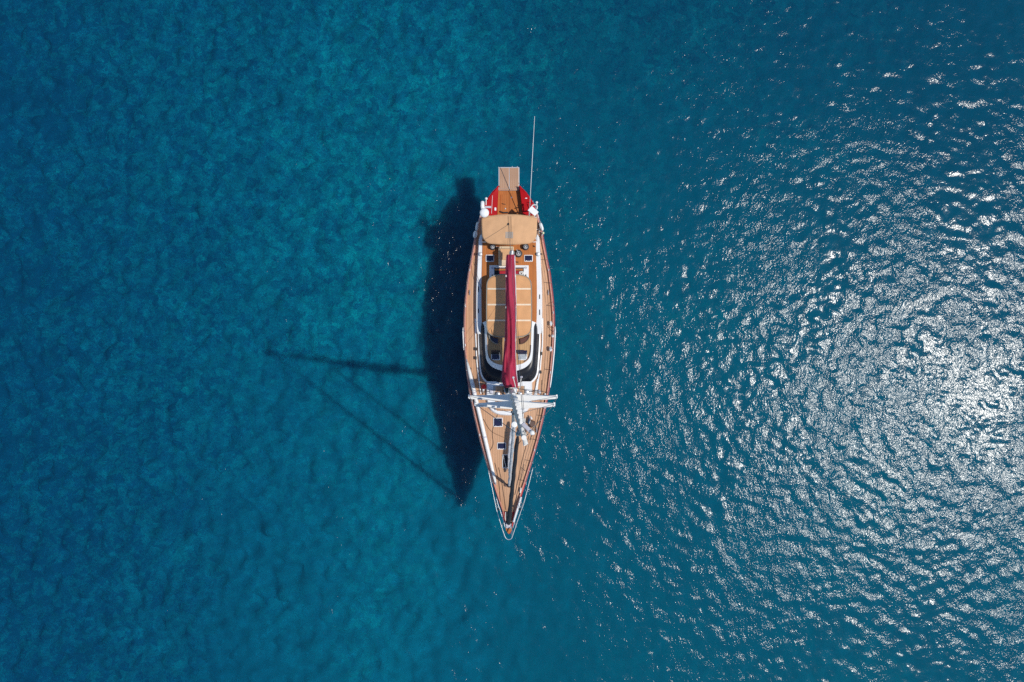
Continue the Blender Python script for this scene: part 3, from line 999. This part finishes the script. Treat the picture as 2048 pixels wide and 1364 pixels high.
# ------------------------------------------------------------------ mast, spreaders and standing rigging
M0 = Vector((P(1021.3, 779, 1.8).x, P(1021.3, 779, 1.8).y, 1.80))
M1 = Vector((0.38, -3.06, 29.0))
def MP(z):
    t = (z - M0.z) / (M1.z - M0.z)
    return M0.lerp(M1, t)
def oval(c, a, b2, n=20):
    return [c + Vector((a * math.cos(2 * math.pi * k / n), b2 * math.sin(2 * math.pi * k / n), 0)) for k in range(n)]
rings = []
for z in np.linspace(1.8, 29.0, 14):
    t = max(0, (z - 17) / 9.6)
    rings.append(oval(MP(z), 0.155 - 0.06 * t, 0.18 - 0.08 * t))
mast = build("mast", MB().loft(rings, True, True, True), "mast_paint", yacht, smooth='auto')
build("mast_collar", MB().lathe(M0 + Vector((0, 0, 0.04)), [(0.42, 0), (0.42, 0.07), (0.30, 0.12)], 20), "stainless", mast)

def spreader(z, s, length, sweep, c0, c1, up):
    m = MP(z)
    rr = []
    for t in np.linspace(0, 1, 9):
        x = m.x + s * (0.08 + (length - 0.08) * t)
        y = m.y - 0.02 + sweep * t
        zz = z + up * t
        ch = c0 + (c1 - c0) * t
        th = 0.085 - 0.05 * t
        ring = []
        for k in range(12):
            a = 2 * math.pi * k / 12
            ring.append((x, y + ch / 2 * math.cos(a), zz + th / 2 * math.sin(a)))
        rr.append(ring)
    sp = build("spreader", MB().loft(rr, True, True, True), "mast_paint", mast, smooth='auto')
    tip = Vector((m.x + s * length, m.y + 0.02 + sweep, z + up))
    build("spreader_tip", MB().box(tip, 0.09, c1 * 1.12, 0.07), "white_plastic", sp, bevel=0.015)
    return tip

TA = {s: spreader(9.6, s, 2.36, 0.05, 0.40, 0.18, 0.10) for s in (-1, 1)}
TB = {s: spreader(14.6, s, 1.90, 0.0, 0.42, 0.16, 0.10) for s in (-1, 1)}
wr = 0.014
for s in (-1, 1):
    cp = E(790, s, 7, 0.05)
    chain = build("chainplate", MB().box(cp + Vector((0, 0, 0.04)), 0.08, 0.22, 0.12), "stainless", deck)
    build("cap_shroud", MB().tube([cp, TA[s], TB[s], MP(28.4) + Vector((s * 0.1, 0, 0))], wr, 5), "wire", mast)
    build("lower_shroud", MB().tube([cp + Vector((-s * 0.15, 0.25, 0)), MP(9.2) + Vector((s * 0.15, 0, 0))], wr, 5), "wire", mast)
    build("diagonal_shroud", MB().tube([TA[s], MP(14.2) + Vector((s * 0.12, 0, 0))], wr * 0.8, 5), "wire", mast)
    build("diagonal_shroud", MB().tube([TB[s], MP(19.8) + Vector((s * 0.1, 0, 0))], wr * 0.8, 5), "wire", mast)
    build("lazy_jack", MB().tube([MP(10) + Vector((s * 0.15, 0.2, 0)), P(1022 + s * 9.5, 615, ZBM + 0.2)], 0.007, 4), "rope_dark", mast)
build("deck_light", MB().lathe(MP(13.2) + Vector((0.02, -0.34, 0)), [(0.05, -0.02), (0.13, 0), (0.13, 0.06), (0.09, 0.08), (0.085, 0.04), (0.02, 0.05)], 16), "black_rubber", mast, smooth='auto')
build("lamp_lens", MB().lathe(MP(13.2) + Vector((0.02, -0.34, 0.05)), [(0.085, 0), (0.07, 0.05), (0.02, 0.07)], 14), "white_plastic", mast, smooth='auto')
# radar arm on the fore side of the mast
for z, dx in ((16.4, -0.16), (16.2, 0.0), (17.8, -0.14), (18.4, 0.22)):
    q = MP(z) + Vector((dx, -0.22, 0))
    build("halyard_sheave", MB().tube([q + Vector((-0.06, 0, 0)), q + Vector((0.06, 0, 0))], 0.05, 8), "black_rubber", mast)
# white plates added up the after side to catch sun and brighten the mast
for k in range(17):
    q = MP(9.9 + 0.98 * k) + Vector((0.05 + 0.035 * (k % 2), 0.20 - 0.003 * k, 0))
    build("sun_plate", MB().box(q, 0.20, 0.13, 0.03), "white_paint", mast, bevel=0.01)
# staysail tang: a white bracket standing forward of the mast
tang0 = MP(17.2) + Vector((-0.12, -0.18, 0))
tang1 = P(1027.6, 848, 19.2)
tg = build("staysail_tang", MB().tube([tang0, tang0.lerp(tang1, 0.5), tang1], [0.085, 0.075, 0.10], 8), "mast_paint", mast, smooth='auto')
build("tang_plate", MB().lathe(tang1 + Vector((0.02, -0.02, 0)), [(0.10, -0.05), (0.14, 0), (0.12, 0.05), (0.03, 0.07)], 12), "white_plastic", tg, smooth='auto')
# masthead crane with instruments reaching towards the starboard bow
top = MP(29.0)
crane = build("masthead_crane", MB().tube([top + Vector((0, 0.1, -0.35)), top + Vector((0.06, -0.25, -0.15)), P(1044, 856, 28.6)], [0.09, 0.085, 0.055], 10), "mast_paint", mast, smooth='auto')
pa, pb = P(1045, 846.5, 28.6), P(1061.5, 863, 28.7)
d = (pb - pa).normalized()
nrm = Vector((-d.y, d.x, 0)) * 0.065
vs = [pa - nrm, pb - nrm, pb + nrm, pa + nrm]
build("instrument_box", MB().prism([v + Vector((0, 0, 0.06)) for v in vs], 0.12), "lilac_grey", crane, bevel=0.02)
build("antenna_dome", MB().tube([P(1061, 862, 28.75), P(1064.5, 866, 28.8), P(1069, 868, 28.8)], [0.045, 0.09, 0.03], 10), "white_plastic", crane, smooth=True)
# wind sensors pointing aft from lower spreader root
for x0, y0, x1, y1 in ((1034.0, 777.5, 1026.6, 755.0), (1037.5, 778.5, 1042.8, 754.0)):
    z0 = 6.5
    wd = build("wand", MB().tube([P(x0, y0 + 8, z0), P(x1, y1, z0 + 0.2)], 0.022, 6), "mast_paint", mast)
    build("sensor_cup", MB().lathe(P(x1, y1, z0 + 0.12), [(0.03, 0), (0.075, 0.04), (0.06, 0.10), (0.01, 0.12)], 10), "lilac_grey", wd)
# halyards bunched down the mast
for k in range(5):
    a = MP(2.3) + Vector((0.10 + 0.05 * k, 0.16 - 0.1 * k, 0))
    b2 = MP(13 + k) + Vector((0.16, -0.1 - 0.02 * k, 0))
    build("halyard", MB().tube([a, a.lerp(b2, 0.5) + Vector((0.06, 0, 0)), b2], 0.02, 5), ("rope_white", "rope_dark", "rope_white", "rope_dark", "rope_dark")[k], mast)

# furled sails on their stays
def furled(name, lo, hi, r0, r1, material, parent, wob):
    pts, rad = [], []
    for k in range(61):
        t = k / 60
        p = lo.lerp(hi, t)
        pts.append(p + Vector((0.02 * math.sin(t * 40) * wob, 0, 0)))
        prof = min(1.0, t / 0.03, (1 - t) / 0.04 + 0.2)
        rad.append((r0 + (r1 - r0) * t) * max(0.25, prof) * (1 + 0.10 * wob * math.sin(t * 57)))
    return build(name, MB().tube(pts, rad, 12), material, parent, smooth=True)
g_lo, g_hi = P(1017.0, 1049, 2.35), P(1036.5, 860, 28.0)
genoa = furled("furled_genoa", g_lo, g_lo.lerp(g_hi, 0.975), 0.135, 0.065, "black_canvas", yacht, 0.35)
build("forestay", MB().tube([g_lo - Vector((0, 0.02, 0.25)), g_hi], 0.02, 6), "wire", genoa)
build("halyard_swivel", MB().tube([g_lo.lerp(g_hi, 0.977), g_lo.lerp(g_hi, 0.985)], [0.08, 0.06], 10), "stainless", genoa)
build("furling_drum", MB().lathe(g_lo - Vector((0, 0.03, 0.18)), [(0.17, 0), (0.17, 0.03), (0.07, 0.05), (0.07, 0.12), (0.16, 0.14), (0.16, 0.16), (0.05, 0.17)], 16), "lilac_grey", genoa)
s_lo, s_hi = P(1018.3, 972, 2.05), P(1028.0, 851, 19.1)
stay = furled("furled_staysail", s_lo, s_hi, 0.095, 0.075, "grey_canvas", yacht, 0.45)
build("furling_drum", MB().lathe(s_lo - Vector((0, 0.0, 0.22)), [(0.13, 0), (0.13, 0.03), (0.06, 0.05), (0.06, 0.10), (0.12, 0.12), (0.04, 0.14)], 14), "black_rubber", stay)

# backstay
bs = build("backstay", MB().tube([P(1017.2, 447, 3.6), top + Vector((0, 0.15, -0.2))], 0.011, 5), "wire", mast)
build("backstay_leg", MB().tube([P(1017.2, 447, 3.6), P(1018, 431, 1.9)], 0.011, 5), "wire", bs)
build("backstay_block", MB().tube([P(1017.2, 449.5, 3.9), P(1017.2, 446.5, 3.85)], 0.045, 8), "black_rubber", bs)
build("topping_lift", MB().tube([P(1024, 500, 4.1), top + Vector((0.05, 0.15, -0.25))], 0.007, 4), "rope_dark", mast)
for k, x in enumerate((1017.5, 1022.0)):
    build("mainsheet", MB().tube([P(x + 3, 508, 4.0), P(x, 432, 3.85)], 0.010, 4), "rope_dark", boom)

# running lines that lie on deck
for pts in ([(963, 600), (975, 640), (985, 668), (987.5, 676)], ):
    build("preventer_line", MB().tube([P(947, 524, 1.75), P(952.5, 545, 2.05), P(962, 575, 2.2), P(976, 640, 2.9), P(987, 672, 3.2)], 0.014, 5), "rope_dark", deck)
for pts in (
    [(984, 806), (996, 822), (985, 862), (986.5, 888), (978, 905)],
    [(1043, 880), (1020, 912)], [(1058, 873), (1045, 920), (1030, 990)], [(990, 926), (997, 960), (1002, 1010)],
    [(967, 838), (982, 862), (1008, 875)], [(997, 935), (1003, 960), (1012, 1020)],
    [(1084, 760), (1079, 830), (1060, 880)]):
    build("running_line", MB().tube([P(x, y, zdeck(y) + 0.075) for x, y in spline([(a, b2) for a, b2 in pts], 5)], 0.012, 5), "rope_dark", deck)
for s in (-1, 1):
    build("sheet_line", MB().tube([P(CX + s * 26, 819, 2.0), P(CX + s * 42, 812, 2.0), P(CX + s * 66, 806, 1.75)], 0.016, 5), "rope_dark", deck)
    build("brace_line", MB().tube([P(CX + s * 34, 783, 1.95), P(CX + s * 60, 782, 1.8)], 0.022, 5), "black_rubber", deck)
build("jib_car_block", MB().box(P(1079, 783.5, 1.75), 0.14, 0.24, 0.12, 0.3), "lilac_grey", deck, bevel=0.02)

# ------------------------------------------------------------------ guard rails
def stanchion(py, s, h=0.72):
    a = E(py, s, 3.2, 0.15)
    return a, a + Vector((s * 0.05, 0, h))
for s in (-1, 1):
    rail = thing_part = None
    sts = [446, 478, 520, 566, 612, 655, 697, 740, 785, 832, 880, 922, 962]
    tops, mids = [], []
    rail_mb = MB()
    for i, py in enumerate(sts):
        a, b2 = stanchion(py, s)
        tops.append(b2)
        mids.append(a.lerp(b2, 0.52))
    rail = build("guard_rail", MB().tube(tops, 0.011, 5), "wire", yacht)
    build("lower_wire", MB().tube(mids, 0.009, 5), "wire", rail)
    for py in sts:
        a, b2 = stanchion(py, s)
        st = build("stanchion", MB().tube([a, b2], 0.017, 6), "stainless", rail)
    # little braces either side of the boarding gate
    for py in (612, 655):
        a, b2 = stanchion(py, s)
        build("gate_brace", MB().tube([a + Vector((0, 0.28 if py == 612 else -0.28, 0)), b2 - Vector((0, 0, 0.12))], 0.014, 5), "stainless", rail)

# pulpit round the bow
zp = 2.75
outer = [(976.5, 940), (984, 975), (991.3, 1011), (996, 1030), (1003.5, 1054), (1009.5, 1072), (1013, 1077.5), (1017.5, 1079.3), (1021.5, 1078), (1024.3, 1074), (1031, 1054), (1040.5, 1026), (1046.4, 1010), (1050.5, 996), (1058.5, 965), (1066, 935)]
pul = build("pulpit", MB().tube([P(x, y, zp + 0.1 * max(0, (y - 940) / 140)) for x, y in spline(outer, 4)], 0.020, 7), "stainless", yacht, smooth=True)
inner = [(992.5, 995), (996.5, 1010), (1002, 1026), (1007, 1042), (1010.6, 1056)]
for s in (-1, 1):
    build("lower_rail", MB().tube([P(CX + s * (CX - x), y, 2.42) for x, y in spline(inner, 3)], 0.022, 6), "stainless", pul, smooth=True)
    for (xo, yo), (xi, yi) in (((991.0, 1010), (994.5, 1003)), ((991.0, 1010), (999.5, 1018)), ((1003.5, 1054), (1007.5, 1044)), ((976.8, 942), (980.5, 944))):
        build("pulpit_leg", MB().tube([P(CX + s * (CX - xo), yo, zp), P(CX + s * (CX - xi), yi, 2.1)], 0.02, 6), "stainless", pul)
    build("navigation_light", MB().tube([P(CX + s * 22.5, 1017, 2.62), P(CX + s * 20.5, 1020, 2.62)], 0.07, 8), "black_rubber", pul)
build("pulpit_leg", MB().tube([P(1024.3, 1076, 2.86), P(1023.4, 1052, 2.3)], 0.024, 6), "stainless", pul)
build("toe_strip", MB().tube([P(1026.5, 1044, 2.2), P(1042.5, 994, 2.1)], 0.06, 6), "white_plastic", pul)

# pushpit round the stern
for s in (-1, 1):
    pts = [E(447, s, 1.0, 0.75), E(432, s, 1.0, 0.8), E(420, s, 0.0, 0.85), E(405, s, -1.0, 0.85)]
    pp = build("pushpit", MB().tube(pts, 0.02, 6), "stainless", yacht, smooth=True)
    for py in (447, 425, 406):
        a = E(py, s, 3, 0.08)
        build("stanchion", MB().tube([a, Vector((a.x + s * 0.05, a.y, a.z + 0.72))], 0.018, 6), "stainless", pp)

# stern mast heads: scanner and domes on the left, flat panel on the right
sp1 = build("stern_post", MB().tube([P(969.5, 424, 1.55), P(969.0, 424, 3.95)], 0.045, 8), "white_paint", yacht)
build("radome", MB().lathe(P(968.8, 426.2, 3.92), [(0.15, 0), (0.27, 0.05), (0.285, 0.11), (0.25, 0.19), (0.14, 0.24), (0.02, 0.25)], 24), "white_plastic", sp1, smooth=True)
pts = [P(965.0, 402.0, 3.82), P(965.0, 403.5, 3.82), P(965.0, 411, 3.82), P(965.3, 417.5, 3.82), P(965.5, 420, 3.82)]
build("scanner_bar", MB().tube(pts, [0.05, 0.11, 0.125, 0.115, 0.05], 12), "white_plastic", sp1, smooth=True)
build("scanner_bracket", MB().prism(PZ(rrect(969.5, 412, 982.5, 416, 1.2), 3.0), 0.07), "lilac_grey", sp1, bevel=0.01)
build("post_stay", MB().tube([P(969, 414, 3.0), P(969, 424, 2.9)], 0.035, 7), "white_paint", sp1)
build("ball_stem", MB().tube([P(972.0, 410, 3.0), P(972.4, 398, 3.1)], 0.03, 7), "white_paint", sp1)
build("ball_antenna", MB().lathe(P(972.6, 397.6, 3.05), [(0.02, 0), (0.07, 0.03), (0.085, 0.08), (0.06, 0.14), (0.01, 0.16)], 14), "white_plastic", sp1, smooth=True)
sp2 = build("stern_post", MB().tube([P(1068, 420, 1.55), P(1067.5, 420, 3.35)], 0.045, 8), "white_paint", yacht)
pan = [(1055.3, 420.5), (1063.5, 411.3), (1077.3, 423.8), (1069.8, 432.2)]
build("flat_antenna", MB().prism(PZ(pan, 3.42), 0.06), "white_plastic", sp2, bevel=0.015)
build("bracket", MB().tube([P(1064, 411.5, 3.1), P(1067.5, 409.6, 3.1), P(1073.5, 409.8, 3.1), P(1074.4, 413, 3.1), P(1074, 418, 3.1)], 0.035, 6), "white_paint", sp2)
build("ball_stem", MB().tube([P(1073.8, 411, 3.1), P(1073.4, 405.5, 3.15)], 0.03, 7), "white_paint", sp2)
build("ball_antenna", MB().lathe(P(1073.4, 405.2, 3.1), [(0.02, 0), (0.065, 0.03), (0.08, 0.08), (0.055, 0.13), (0.01, 0.15)], 14), "white_plastic", sp2, smooth=True)
wb, wt = P(1058.5, 431, 2.2), P(1069.3, 232.5, 6.8)
wp = build("whip_antenna", MB().tube([wb, wb.lerp(wt, 0.45), wt], [0.027, 0.020, 0.009], 7), "white_plastic", yacht, smooth=True)
build("antenna_base", MB().tube([P(1058, 434, 1.6), wb.lerp(wt, 0.03)], 0.05, 7), "white_paint", wp)

# clutter of rope and fittings on the right quarter
for k, (x, y) in enumerate(((1076.5, 447), (1078.5, 456), (1079.5, 464.5), (1077, 473.5))):
    build("rope_tail", MB().tube([P(x + 1.2 * math.sin(j * 1.7 + k), y + j * 1.5, 1.72 + 0.1 * (j % 2)) for j in range(8)], 0.03, 5), ("bronze_shadow", "rope_white", "rope_dark", "lilac_grey")[k], deck)

# ------------------------------------------------------------------ loose things on and around the yacht
def fender(px0, py0, px1, py1, z, r, label, material="white_plastic", hang=None):
    a, b2 = P(px0, py0, z), P(px1, py1, z)
    t = thing("fender", ((a.x + b2.x) / 2, (a.y + b2.y) / 2, z - r), label, "fender", "fenders stowed along the yacht's rails")
    pts = [a.lerp(b2, k / 8) for k in range(9)]
    rad = [r * q for q in (0.25, 0.75, 0.97, 1, 1, 1, 0.97, 0.75, 0.25)]
    build("body", MB().tube(pts, rad, 12), material, t, smooth=True)
    build("lanyard", MB().tube([a, a.lerp(Vector(hang), 0.5), Vector(hang)], 0.012, 5), "rope_white", t)
    return t

fender(1079.5, 444.5, 1085.6, 461.5, 1.95, 0.11, "long white fender lashed to the right rail beside the tan bimini", hang=E(446, 1, 3, 0.8))
fender(1086.0, 463.5, 1086.8, 468.5, 1.9, 0.07, "tiny pale yellow fender just ahead of the long white one", "yellow_pale", hang=E(465, 1, 3, 0.7))
fender(955.0, 444.0, 952.6, 462.0, 1.95, 0.085, "slim pale fender on the left rail aft of the bimini corner", hang=E(446, -1, 3, 0.8))
fender(951.5, 461.5, 949.0, 476.0, 1.90, 0.13, "stubby white fender hung outboard of the left rail beside the bimini", hang=E(470, -1, 3, 0.7))
fender(1101.7, 642, 1101.9, 652, 1.80, 0.075, "short white fender on the right rail by the boarding gate", hang=E(650, 1, 3, 0.6))
fender(1104.8, 669, 1105.0, 675, 1.82, 0.065, "smallest white fender on the right rail, midway along", hang=E(672, 1, 3, 0.6))
fender(1101.0, 693, 1101.4, 703, 1.80, 0.09, "white fender on the right rail level with the roof hatches", hang=E(700, 1, 3, 0.6))

# spinnaker pole stowed along the left side deck
pl0, pl1 = P(934.5, 724, 1.86), P(990.8, 964.5, 2.12)
pole = thing("spinnaker_pole", (pl0.lerp(pl1, 0.5).x, pl0.lerp(pl1, 0.5).y, 1.75), "long white spinnaker pole lying on chocks along the left side deck", "pole")
pts = [pl0.lerp(pl1, k / 12) for k in range(13)]
build("tube", MB().tube(pts, [0.06, 0.11] + [0.125] * 8 + [0.115, 0.10, 0.07], 14), "white_paint", pole, smooth=True)
build("end_fitting", MB().tube([pl0.lerp(pl1, -0.025), pl0.lerp(pl1, 0.012)], [0.03, 0.06], 8), "stainless", pole)
build("end_fitting", MB().tube([pl1.lerp(pl0, -0.02), pl1.lerp(pl0, 0.012)], [0.03, 0.06], 8), "stainless", pole)
for t in (0.18, 0.25, 0.62):
    p = pl0.lerp(pl1, t)
    build("collar", MB().tube([p, pl0.lerp(pl1, t + 0.012)], 0.135, 14), "lilac_grey", pole)
for t in (0.12, 0.5, 0.92):
    p = pl0.lerp(pl1, t)
    zb2 = 1.62 + 0.25 * t
    build("chock", MB().box(Vector((p.x, p.y, (p.z + zb2) / 2 - 0.03)), 0.12, 0.10, p.z - zb2), "black_rubber", pole)

# red rescue buoy with white base, left of the mast
rb = P(967.6, 773.6, 1.9)
buoy = thing("rescue_buoy", (rb.x, rb.y, 1.55), "bright red rescue buoy with white base on the left side deck beside the mast", "buoy")
build("float", MB().lathe((rb.x, rb.y, 1.72), [(0.05, 0), (0.14, 0.04), (0.16, 0.14), (0.13, 0.24), (0.04, 0.28)], 16), "signal_red", buoy, smooth=True)
build("base", MB().tube([P(967.5, 776, 1.85), P(966.2, 783.5, 1.75)], [0.085, 0.06], 10), "white_plastic", buoy, smooth=True)
build("lanyard", MB().tube([P(966.2, 783.5, 1.72), P(965.4, 789, 1.62)], 0.02, 5), "black_rubber", buoy)
build("bracket", MB().tube([(rb.x, rb.y, 1.52), (rb.x, rb.y, 1.74)], 0.05, 8), "stainless", buoy)

# gear bag on the foredeck
gb = P(1063, 849.5, zdeck(850) + 0.05)
bag = thing("gear_bag", (gb.x, gb.y, gb.z), "dark brown canvas bag with navy side lying on the right foredeck", "bag")
o = spline([(1058, 843), (1064, 840.5), (1069.5, 842.5), (1071, 846), (1068.5, 851), (1063.5, 855.5), (1059.5, 852)], 4, True)
build("body", MB().loft([PZ(o, gb.z), PZ([(1064 + (x - 1064) * 0.98, 847.5 + (y - 847.5) * 0.98) for x, y in o], gb.z + 0.22), PZ([(1064 + (x - 1064) * 0.7, 847.5 + (y - 847.5) * 0.7) for x, y in o], gb.z + 0.33)], True, True, True), "bronze_shadow", bag, smooth='auto')
build("side_panel", MB().prism(PZ([(1055.3, 845.5), (1058.3, 834.5), (1060.5, 838), (1060, 848), (1056.8, 847.5)], gb.z + 0.30), 0.25), "navy_canvas", bag, bevel=0.03)
build("strap", MB().tube([P(1060.2, 832.5, gb.z + 0.2), P(1062.6, 835.8, gb.z + 0.28), P(1063.8, 838.6, gb.z + 0.3)], 0.05, 7), "white_plastic", bag, smooth=True)
build("strap", MB().tube([P(1058.2, 848, gb.z + 0.33), P(1060.6, 841, gb.z + 0.35)], 0.02, 5), "rope_white", bag)

# coiled white rope in the companionway corner
cc = P(1042.6, 546.5, ZR + 0.22)
coil = MB()
pts = []
for k in range(110):
    a = k * 0.30
    r = 0.05 + 0.09 * (k / 110) + 0.015 * math.sin(k * 0.9)
    pts.append((cc.x + r * math.cos(a), cc.y + r * math.sin(a), cc.z + 0.02 + 0.03 * math.sin(k * 0.21)))
build("rope_coil", coil.tube(pts, 0.022, 5), "rope_white", None, smooth=True, label="coil of white rope beside the boom in the companionway", cat="rope")

# rope bag hung at the foot of the mast
tb = P(1013.2, 777.5, 2.5)
rbag = thing("rope_bag", (tb.x, tb.y, ZF), "dark teal rope bag stuffed with lines at the foot of the mast", "bag")
o = [(1008.8, 770.5), (1015.5, 769.0), (1018.0, 775), (1017.0, 783), (1013.0, 787), (1009.8, 780)]
o = spline(o, 4, True)
build("body", MB().loft([PZ([(1013.5 + (x - 1013.5) * 0.8, 778 + (y - 778) * 0.8) for x, y in o], ZF + 0.02), PZ(o, ZF + 0.55), PZ([(1013.5 + (x - 1013.5) * 0.75, 778 + (y - 778) * 0.75) for x, y in o], ZF + 0.72)], True, True, True), "teal_canvas", rbag, smooth='auto')
build("rope_tail", MB().tube([P(1017.5, 771, ZF + 0.75), P(1018.6, 776, ZF + 0.8), P(1016.8, 785, ZF + 0.62), P(1012, 789, ZF + 0.4)], 0.03, 6), "rope_white", rbag)
build("rope_tail", MB().tube([P(1007.5, 781, ZF + 0.5), P(1006.5, 786, ZF + 0.3), P(1008.5, 789.5, ZF + 0.1)], 0.04, 6), "black_rubber", rbag)

# long grey bag added below the furled staysail to shade the foredeck
fb = [(1026.8, 846, 2.2), (1025.4, 856, 4.0), (1024.0, 870, 4.8), (1022.6, 885, 5.0), (1021.4, 900, 5.0), (1020.6, 915, 5.0), (1020.2, 930, 4.6), (1019.6, 942, 3.2), (1019.3, 948, 1.6)]
fs = spline(fb, 5)
lbag = thing("shade_bag", (P(1021, 890, 0).x, P(1021, 890, 0).y, zdeck(890) + 0.05), "long pale grey bag added over the foredeck ahead of the mast to cast shade", "bag")
rr = []
for i, (x, y, w) in enumerate(fs):
    zc = zdeck(y) + 0.62
    ring = []
    for k in range(14):
        a = 2 * math.pi * k / 14
        wob = 1 + 0.05 * math.sin(i * 0.9 + 2 * a)
        ring.append(P(x + w * math.cos(a) * wob, y, zc + 0.12 * (w / 5) * math.sin(a) * wob))
    rr.append(ring)
build("body", MB().loft(rr, True, True, True), "grey_canvas", lbag, smooth=True)
for y in (862, 890, 918, 940):
    x = float(np.interp(y, [q[1] for q in fs], [q[0] for q in fs]))
    a, b2 = P(x, y, zdeck(y) + 0.52), P(x, y, zdeck(y) + 0.06)
    build("crutch", MB().tube([a, (a.x, a.y, b2.z)], 0.022, 6), "stainless", lbag)
    pts = [P(x + 5.25 * math.cos(q), y, zdeck(y) + 0.62 + 0.14 * math.sin(q)) for q in np.linspace(0.05, math.pi - 0.05, 9)]
    build("tie", MB().tube(pts, 0.012, 5), "rope_dark", lbag)

# a piece of the yacht that has pieces of its own is one of its main parts: thing > part > sub-part, no deeper
moved = True
while moved:
    moved = False
    for ob in list(scene.objects):
        if ob.parent and ob.parent.parent and len(ob.children):
            root = ob.parent
            while root.parent:
                root = root.parent
            place(ob, WORLD_LOC[ob.name], root)
            moved = True
